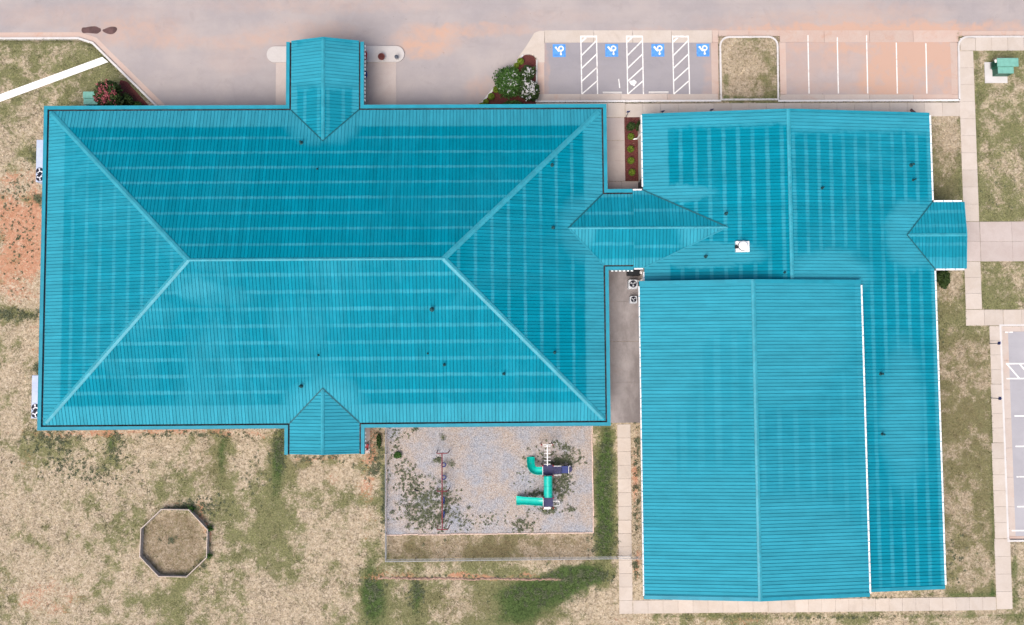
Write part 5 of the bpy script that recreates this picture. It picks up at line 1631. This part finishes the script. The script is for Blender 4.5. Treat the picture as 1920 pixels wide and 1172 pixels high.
for k in (0, 1, 7):
    x, y = cor[k]
    leaf_mesh('weed_tuft', np.array([x + 0.12, y + 0.05, 0.3]) + rng.normal(0, 0.12, (70, 3)) * np.array([1, 1, 1.4]), 0.12, rng.uniform(0, 1, 70), M['leaf_mid'], pit)

# ------------------------------------------------------------------ chain link fence
def chain_fence(pts, lab, h=1.25, sp=2.6, group='chain link fence runs'):
    o = empty('chain_link_fence', (pts[0][0], pts[0][1], 0)); tag(o, lab, 'fence', group)
    mesh_v, mesh_f = [], []
    for (a, b_) in zip(pts[:-1], pts[1:]):
        a, b_ = Vector(a), Vector(b_); L = (b_ - a).length; d = (b_ - a) / L
        n = max(1, round(L / sp))
        for i in range(n + 1):
            p = a + d * (L * i / n)
            MB().tube([(p.x, p.y, -0.2), (p.x, p.y, h + 0.02)], 0.03, 8).build('post', M['galv'], o)
        MB().tube([(a.x, a.y, h), (b_.x, b_.y, h)], 0.028, 8).build('top_rail', M['galv'], o)
        step = 0.11; k = int(L / step); m = int(h / step)
        mb = MB()
        def wire(p0, z0, p1, z1):
            t = Vector((-d.y, d.x)) * 0.003
            mesh_v.extend([(p0.x + t.x, p0.y + t.y, z0), (p1.x + t.x, p1.y + t.y, z1), (p1.x - t.x, p1.y - t.y, z1), (p0.x - t.x, p0.y - t.y, z0)])
            q = len(mesh_v); mesh_f.append((q - 4, q - 3, q - 2, q - 1))
        for i in range(-m, k):
            for sgn in (1, -1):
                i0, z0 = (i, 0.04) if sgn > 0 else (i, h - 0.02)
                s0, s1 = i * step, (i + m) * step
                c0, c1 = max(0, s0), min(L, s1)
                if c1 <= c0: continue
                f0, f1 = (c0 - s0) / (s1 - s0), (c1 - s0) / (s1 - s0)
                za = 0.04 + (h - 0.06) * (f0 if sgn > 0 else 1 - f0); zb = 0.04 + (h - 0.06) * (f1 if sgn > 0 else 1 - f1)
                wire(a + d * c0, za, a + d * c1, zb)
    me = fast_mesh('wire_mesh', np.array(mesh_v), np.array(mesh_f))
    tag(link('wire_mesh', me, M['galv'], o), kind='stuff')


f0 = P(721, 801, 1.2); f1 = P(722.5, 1053, 1.2); f2 = P(1159, 1047.5, 1.2); f3 = P(1186, 1048, 1.2); f4 = P(1206, 1048, 1.2)
f0 = (f1[0], BY0 - 0.6)
chain_fence([f0, f1, f2], 'long chain link fence round the left and lower sides of the playground')
chain_fence([f3, (GX0 + 0.8, f3[1])], 'short chain link fence piece between the walk and the tall hall', sp=0.9)
# gate across the narrow walk
a, b_ = Vector(f2), Vector(f3)
o = empty('gate', (a.x, a.y, 0.03)); tag(o, 'chain link gate across the narrow walk', 'gate')
MB().tube([(a.x + 0.08, a.y, 0.12), (a.x + 0.08, a.y, 1.2), (b_.x - 0.08, b_.y, 1.2), (b_.x - 0.08, b_.y, 0.12), (a.x + 0.08, a.y, 0.12)], 0.022, 8).build('gate_frame', M['galv'], o)
mb = MB()
for k in range(11):
    xx = a.x + 0.1 + (b_.x - a.x - 0.2) * k / 10
    mb.box(xx - 0.004, a.y - 0.004, 0.12, xx + 0.004, a.y + 0.004, 1.2)
for k in range(9):
    zz = 0.2 + 0.115 * k
    mb.box(a.x + 0.08, a.y - 0.003, zz - 0.004, b_.x - 0.08, a.y + 0.003, zz + 0.004)
tag(mb.build('wire_mesh', M['galv'], o), kind='stuff')

# ------------------------------------------------------------------ swing set
zb = 2.3
ya, ym_, ye_ = at(829.5, 850, zb)[1], at(829, 921, zb)[1], at(828.5, 993, zb)[1]
xs_ = at(829, 921, zb)[0]
sw = empty('swing_set', (xs_, ym_, 0.05)); tag(sw, 'dark red two bay swing set on the gravel', 'swing set')
MB().tube([(xs_, ya, zb), (xs_, ye_, zb)], 0.055, 10).build('top_beam', M['red_metal'], sw)
for y in (ya, ym_, ye_):
    for sg in (-1, 1):
        MB().tube([(xs_, y, zb - 0.02), (xs_ + sg * 0.42, y, zb - 0.05), (xs_ + sg * 0.50, y, zb - 0.25), (xs_ + sg * 0.56, y + 0.02, 0.0)], 0.045, 8).build('leg', M['red_metal'], sw)
for (py, kind) in ((871.5, 'tire'), (895, 'tire'), (938, 'belt'), (964, 'belt')):
    y = at(830, py, 0.5)[1]
    s_ = MB()
    if kind == 'tire':
        s_.lathe(xs_ + 0.05, y, [(0.12, 0.42), (0.20, 0.40), (0.24, 0.48), (0.20, 0.56), (0.12, 0.54), (0.12, 0.42)], 16, False)
        hang = 0.18
    else:
        s_.tube([(xs_ + 0.05, y - 0.28, 0.62), (xs_ + 0.05, y - 0.15, 0.48), (xs_ + 0.05, y, 0.45), (xs_ + 0.05, y + 0.15, 0.48), (xs_ + 0.05, y + 0.28, 0.62)], 0.075, 8)
        hang = 0.28
    st = s_.build('swing_seat', M['blue_dark'], sw)
    for sg in (-1, 1):
        MB().tube([(xs_ + 0.05, y + sg * hang, 0.55), (xs_ + 0.02, y + sg * hang * 0.95, zb)], 0.012, 5).build('chain', M['galv'], st)

# ------------------------------------------------------------------ play structure
ZD = 1.25
pa = at(1027, 881.5, ZD)
pb = at(1027.5, 941, ZD)
pl = empty('play_structure', (pa[0], pa[1] - 1.5, 0.05)); tag(pl, 'play structure with teal slides, tunnel tube and navy decks', 'play structure')
hwA, hwB = 0.47, 0.45
MB().bbox(pa[0] - hwA, pa[1] - hwA, ZD - 0.08, pa[0] + hwA, pa[1] + hwA, ZD, 0.015).build('deck', M['navy'], pl)
MB().bbox(pb[0] - hwB, pb[1] - hwB, ZD - 0.08, pb[0] + hwB, pb[1] + hwB, ZD, 0.015).build('deck', M['navy'], pl)
for (c, hw) in ((pa, hwA), (pb, hwB)):
    for sx in (-1, 1):
        for sy in (-1, 1):
            t = MB().tube([(c[0] + sx * hw, c[1] + sy * hw, 0.0), (c[0] + sx * hw, c[1] + sy * hw, ZD + 0.75)], 0.05, 8).build('post', M['red_metal'], pl)
            MB().lathe(c[0] + sx * hw, c[1] + sy * hw, [(0.065, ZD + 0.752), (0.06, ZD + 0.79), (0.02, ZD + 0.82)], 10).build('post_cap', M['red'], t)
# clatter bridge to the east of the upper deck, ending in a round step
for k in range(4):
    x0 = pa[0] + hwA + 0.03 + 0.19 * k
    MB().bbox(x0, pa[1] - 0.36, ZD - 0.10, x0 + 0.175, pa[1] + 0.36, ZD - 0.03, 0.01).build('bridge_tread', M['navy'], pl)
x0 = pa[0] + hwA + 0.80
MB().bbox(x0, pa[1] - 0.33, ZD - 0.35, x0 + 0.62, pa[1] + 0.33, ZD - 0.28, 0.015).build('deck', M['blue_dark'], pl)
MB().lathe(x0 + 0.72, pa[1] + 0.0, [(0.32, ZD - 0.72), (0.33, ZD - 0.68), (0.31, ZD - 0.66)], 18).build('step', M['navy'], pl)
for sx in (0.1, 0.5):
    for sy in (-0.25, 0.25):
        MB().tube([(x0 + sx, pa[1] + sy, 0.0), (x0 + sx, pa[1] + sy, ZD - 0.35)], 0.035, 8).build('post', M['red_metal'], pl)
MB().tube([(x0 + 0.72, pa[1], 0), (x0 + 0.72, pa[1], ZD - 0.72)], 0.05, 8).build('post', M['red_metal'], pl)
for sg in (-1, 1):
    MB().tube([(pa[0] + hwA, pa[1] + sg * 0.42, ZD + 0.5), (pa[0] + hwA + 0.75, pa[1] + sg * 0.40, ZD + 0.45)], 0.028, 8).build('handrail', M['white_metal'], pl)
MB().tube([(x0 + 0.64, pa[1] - 0.3, ZD + 0.2), (x0 + 0.64, pa[1] + 0.3, ZD + 0.2), (x0 + 0.78, pa[1] + 0.42, ZD + 0.2)], 0.025, 8).build('handrail', M['white_metal'], pl)
for (c, hw) in ((pa, hwA), (pb, hwB)):
    MB().tube([(c[0] - hw - 0.01, c[1] - hw, ZD + 0.5), (c[0] - hw - 0.01, c[1] + hw, ZD + 0.5)], 0.025, 8).build('handrail', M['white_metal'], pl)
# tunnel tube between the decks
yA, yB = pa[1] - hwA - 0.02, pb[1] + hwB + 0.02
mb = MB(); prof = []
ns = 14
xt0, xt1 = pa[0], pb[0]
path = [(xt0 + (xt1 - xt0) * i / ns, yA + (yB - yA) * i / ns, ZD + 0.36) for i in range(ns + 1)]
mb.tube(path, 0.40, 22, None, False)
tn = mb.build('tunnel', M['slide'], pl, True)
for y in (yA - 0.03, (yA + yB) / 2, yB + 0.03):
    MB().tube([(pa[0], y - 0.025, ZD + 0.36), (pa[0], y + 0.025, ZD + 0.36)], 0.425, 22, None, False).build('tunnel_collar', M['slide'], tn, True)


def chute(path, wd, depth, nm='slide', flare=0.15):
    """open U-shaped slide along a 3D path"""
    Pt = [Vector(p) for p in path]; n = len(Pt); vs, fs = [], []
    prof = []
    for t in np.linspace(-math.pi / 2, math.pi / 2, 11):
        prof.append((math.sin(t) * wd, depth * (1 - math.cos(t))))
    prof = [(-wd - 0.05, depth - 0.0)] + prof + [(wd + 0.05, depth)]
    for i in range(n):
        d = (Pt[min(i + 1, n - 1)] - Pt[max(i - 1, 0)]); d.z = 0; d.normalize()
        s_ = Vector((-d.y, d.x, 0))
        k = 1.0 + (flare if i >= n - 2 else 0.0)
        for (a, h) in prof: vs.append(Pt[i] + s_ * a * k + Vector((0, 0, h)))
    m = len(prof)
    for i in range(n - 1):
        for k in range(m - 1): fs.append((i * m + k, i * m + k + 1, (i + 1) * m + k + 1, (i + 1) * m + k))
    return MB().add(vs, fs).build(nm, M['slide'], pl, True)


# straight slide
ex = at(968, 938, 0.35)
sp_ = [(pb[0] - hwB - 0.02, pb[1] + 0.03, ZD - 0.02), (pb[0] - hwB - 0.3, pb[1] + 0.03, ZD - 0.06)]
for t in np.linspace(0.1, 1, 8):
    sp_.append((pb[0] - hwB - 0.3 + (ex[0] - pb[0] + hwB + 0.3) * t, pb[1] + 0.03 + (ex[1] - pb[1] - 0.03) * t, (ZD - 0.06) * (1 - t) ** 1.0 + 0.27 * t))
chute(sp_, 0.31, 0.20)
MB().tube([(sp_[-3][0], sp_[-3][1], 0.0), (sp_[-3][0], sp_[-3][1], sp_[-3][2])], 0.04, 8).build('slide_leg', M['red_metal'], pl)
# curved slide: a half tube turning north-west
p0 = Vector((pa[0] - hwA - 0.02, pa[1] - 0.02)); p3 = Vector(at(995, 857, 0.5)[:2])
p1 = p0 + Vector((-0.95, -0.15)); p2 = p3 + Vector((-0.05, -1.0))
cp = []
for t in np.linspace(0, 1, 14):
    q = p0 * (1 - t) ** 3 + p1 * 3 * t * (1 - t) ** 2 + p2 * 3 * t * t * (1 - t) + p3 * t ** 3
    cp.append((q.x, q.y, (ZD + 0.0) * (1 - t) + 0.25 * t))
cs = chute(cp, 0.31, 0.30, flare=0.0)
MB().tube([(cp[10][0], cp[10][1], 0.0), (cp[10][0], cp[10][1], cp[10][2])], 0.04, 8).build('slide_leg', M['red_metal'], pl)
# overhead ladder
zl = 2.05
l0 = at(1027, 873, zl); l1 = at(1025.5, 834, zl)
xl = (l0[0] + l1[0]) / 2
MB().tube([(xl, pa[1] + hwA, zl), (xl, l1[1], zl)], 0.045, 8).build('ladder_rail', M['white_metal'], pl)
for k in range(6):
    y = pa[1] + hwA + 0.15 + (l1[1] - pa[1] - hwA - 0.3) * k / 5
    MB().tube([(xl - 0.30, y, zl + 0.01), (xl + 0.30, y, zl + 0.01)], 0.025, 8).build('rung', M['white_metal'], pl)
MB().tube([(xl - 0.46, l1[1], zl), (xl + 0.46, l1[1], zl)], 0.035, 8).build('cross_bar', M['white_metal'], pl)
for sg in (-1, 1):
    t = MB().tube([(xl + sg * 0.5, l1[1], 0.0), (xl + sg * 0.5, l1[1], zl + 0.05)], 0.05, 8).build('post', M['red_metal'], pl)
    MB().lathe(xl + sg * 0.5, l1[1], [(0.065, zl + 0.052), (0.06, zl + 0.09), (0.02, zl + 0.12)], 10).build('post_cap', M['red'], t)
tx, ty = xl + 0.72, l1[1]
MB().tube([(tx - 0.22, ty, 1.0), (tx - 0.03, ty + 0.42, 1.0), (tx + 0.28, ty - 0.02, 1.0), (xl + 0.5, ty, 1.0)], 0.022, 8).build('climbing_triangle', M['white_metal'], pl)
# loop ladder on the east of the lower deck, stepped panel on its south side
MB().tube([(pb[0] + hwB, pb[1] + 0.10, ZD + 0.3), (pb[0] + hwB + 0.45, pb[1] + 0.10, ZD + 0.25), (pb[0] + hwB + 0.62, pb[1] + 0.02, ZD + 0.2), (pb[0] + hwB + 0.62, pb[1] - 0.24, ZD + 0.2), (pb[0] + hwB + 0.48, pb[1] - 0.33, ZD + 0.25), (pb[0] + hwB, pb[1] - 0.33, ZD + 0.3)], 0.03, 8).build('grab_loop', M['white_metal'], pl)
for k in range(3):
    MB().bbox(pb[0] - 0.36, pb[1] - hwB - 0.14 - 0.10 * k, ZD - 0.25 - 0.3 * k, pb[0] + 0.24, pb[1] - hwB - 0.045 - 0.10 * k, ZD - 0.20 - 0.3 * k, 0.01).build('ladder_step', M['white_metal'], pl)
for sx in (-0.38, 0.26):
    MB().tube([(pb[0] + sx, pb[1] - hwB - 0.42, 0.0), (pb[0] + sx, pb[1] - hwB - 0.05, ZD + 0.1)], 0.025, 8).build('ladder_side', M['white_metal'], pl)

# small black scrap on the gravel
o = MB().tube([(at(777, 917)[0], at(777, 917)[1], 0.08), (at(781, 920)[0], at(781, 920)[1], 0.09), (at(785, 920.5)[0], at(785, 920.5)[1], 0.08)], 0.08, 8, 0.05).build('rubber_scrap', M['black'])
tag(o, 'small curved black rubber scrap on the gravel', 'rubber scrap')

# ------------------------------------------------------------------ uncountable growth: grass blades and weeds
def excluded(X, Y):
    e = np.zeros(X.shape, bool)
    for p in EXC: e |= inside([q[:2] for q in p], X, Y)
    return e


m, t, b = new_mat('grass_blades')
n = N(t)
at_ = n.attr('tint').outputs['Color']
t.links.new(at_, b.inputs['Base Color']); b.inputs['Roughness'].default_value = 0.9; b.inputs['Specular IOR Level'].default_value = 0.05
M['straw'] = m
NB = 750000
X = rng.uniform(-52, 52, NB); Y = rng.uniform(-30, 38, NB)
px, py = topix(X, Y)
keep = (px > -60) & (px < 1980) & (py > -40) & (py < 1230)
X, Y = X[keep], Y[keep]
keep = ~excluded(X, Y)
X, Y = X[keep], Y[keep]
g, l, s, bn = masks(X, Y)
keep = rng.uniform(0, 1, len(X)) > s * 0.8
X, Y, g, l, s, bn = X[keep], Y[keep], g[keep], l[keep], s[keep], bn[keep]
n_ = len(X)
pg = np.clip((g - 0.25) / 0.6 + rng.normal(0, 0.25, n_), 0, 1)[:, None]
pl_ = np.clip((l - 0.3) / 0.6 + rng.normal(0, 0.2, n_), 0, 1)[:, None]
n3 = fbm(X, Y, 0.55, 61, 3)[:, None]
fine = np.clip(0.25 + 1.5 * (n3 - 0.5) * 1.6 + 0.75, 0.35, 1.5)
straw = np.array([0.44, 0.365, 0.265]) * fine * rng.uniform(0.6, 1.35, (n_, 1)) + rng.normal(0, 0.012, (n_, 3))
grn = np.array([0.175, 0.18, 0.08]) * fine * rng.uniform(0.5, 1.45, (n_, 1))
lus = np.array([0.060, 0.105, 0.034]) * rng.uniform(0.6, 1.4, (n_, 1))
C = straw * (1 - pg) + grn * pg
bq = np.clip(bn + rng.normal(0, 0.15, n_), 0, 1)[:, None]
C = C * (1 - bq) + bq * np.array([0.175, 0.13, 0.075]) * rng.uniform(0.5, 1.5, (n_, 1))
C = C * (1 - pl_ * 0.9) + lus * pl_ * 0.9
C = np.clip(C, 0.01, 0.8)
ang = rng.uniform(0, 2 * math.pi, n_)
ln = rng.uniform(0.06, 0.15, n_) * (1 + 0.5 * l); hh = rng.uniform(0.03, 0.09, n_) * (1 + 1.2 * l); wd_ = rng.uniform(0.012, 0.03, n_)
dx, dy = np.cos(ang), np.sin(ang)
V = np.stack([np.stack([X - dy * wd_, Y + dx * wd_, np.full(n_, -0.01)], 1), np.stack([X + dy * wd_, Y - dx * wd_, np.full(n_, -0.01)], 1), np.stack([X + dx * ln, Y + dy * ln, hh], 1)], 1).reshape(-1, 3)
me = fast_mesh('lawn_grass', V, np.arange(3 * n_).reshape(n_, 3))
ca = me.attributes.new('tint', 'FLOAT_COLOR', 'POINT')
ca.data.foreach_set('color', np.repeat(np.concatenate([C, np.ones((n_, 1))], 1), 3, 0).astype(np.float32).ravel())
tag(link('lawn_grass', me, M['straw']), 'straw and green grass blades of the lawns', kind='stuff')


def weeds(name, label, spots, mat, zb=0.0, ex=True):
    """spots: (px, py, rx, ry, clumps, size)"""
    Cs, Ts = [], []
    for (cx, cy, rx, ry, k, sz) in spots:
        for _ in range(int(k * 1.7)):
            x, y, _z = at(cx + rng.normal(0, rx * 0.55), cy + rng.normal(0, ry * 0.55), zb)
            if ex and excluded(np.array([x]), np.array([y]))[0]: continue
            r = sz * 0.72 * rng.uniform(0.4, 1.4); q = int(8 + 130 * r)
            d = rng.normal(0, 1, (q, 3)) * np.array([r, r, r * 0.35]) * 0.6
            d[:, 2] = np.abs(d[:, 2]) + 0.02
            Cs.append(np.array([x, y, zb]) + d); Ts.append(np.clip(rng.uniform(0.1, 0.7) + rng.normal(0, 0.15, q), 0, 1))
    o = leaf_mesh(name, np.concatenate(Cs), 0.055, np.concatenate(Ts), mat, None, 0.6, 1.8)
    tag(o, label, kind='stuff')


weeds('lawn_weeds', 'dark green weed clumps scattered over the dry lawn', [
    (100, 825, 60, 25, 60, .20), (130, 870, 60, 30, 35, .16), (100, 770, 26, 60, 36, .14), (215, 840, 20, 40, 30, .20), (360, 945, 40, 14, 30, .14), (395, 950, 30, 20, 26, .12), (345, 952, 16, 4, 10, .22),
    (170, 890, 80, 20, 40, .14), (600, 862, 80, 10, 30, .15), (705, 850, 16, 30, 20, .25), (700, 885, 18, 10, 14, .25), (350, 815, 120, 8, 40, .15), (480, 870, 40, 60, 20, .15),
    (40, 440, 40, 90, 60, .12), (30, 360, 40, 40, 26, .14), (30, 590, 45, 10, 40, .2), (72, 290, 12, 20, 26, .25), (70, 375, 8, 10, 14, .25), (70, 690, 6, 18, 14, .22), (1755, 630, 10, 12, 14, .2),
    (1193, 850, 5, 60, 22, .2), (1194, 950, 5, 50, 16, .2), (1192, 1065, 5, 16, 14, .22), (722, 910, 4, 25, 20, .25), (720, 960, 5, 40, 16, .2), (1135, 880, 16, 90, 60, .2), (1128, 1010, 22, 40, 36, .2),
    (320, 1011, 10, 5, 6, .25), (378, 1060, 10, 10, 8, .2), (390, 1010, 4, 30, 10, .15), (1087, 1082, 60, 16, 60, .2), (700, 1110, 20, 40, 40, .18), (1000, 1115, 60, 20, 50, .18), (780, 1110, 14, 30, 26, .18), (525, 840, 12, 40, 50, .2),
    (880, 1080, 150, 2, 10, .14), (1640, 1121, 20, 2, 8, .2), (1560, 1158, 200, 2, 30, .12), (1780, 1040, 40, 60, 30, .14), (1870, 340, 30, 60, 10, .1)], M['leaf_weed'])
weeds('gravel_weeds', 'green weeds growing through the playground gravel', [
    (790, 945, 45, 40, 150, .16), (770, 900, 26, 30, 46, .13), (830, 960, 35, 35, 70, .15), (800, 975, 40, 20, 50, .15), (750, 880, 20, 30, 20, .12), (835, 930, 20, 20, 30, .14), (822, 862, 6, 6, 8, .22), (846, 870, 3, 3, 2, .3),
    (1052, 905, 20, 26, 90, .17), (1060, 865, 26, 18, 50, .16), (1045, 870, 14, 14, 40, .17), (1010, 925, 16, 6, 24, .16), (1030, 955, 30, 10, 34, .15), (985, 985, 22, 12, 30, .16), (1040, 832, 16, 8, 14, .16), (1064, 838, 10, 6, 8, .18),
    (1070, 955, 6, 6, 6, .2), (780, 803, 6, 3, 4, .2), (830, 821, 3, 3, 2, .3), (1000, 860, 20, 20, 14, .12), (745, 815, 30, 14, 14, .1), (985, 900, 30, 20, 8, .1), (1085, 860, 12, 12, 12, .12), (900, 975, 60, 16, 36, .09), (740, 830, 10, 20, 10, .1)], M['leaf_weed'], 0.05, False)
print('objects', len(bpy.data.objects))
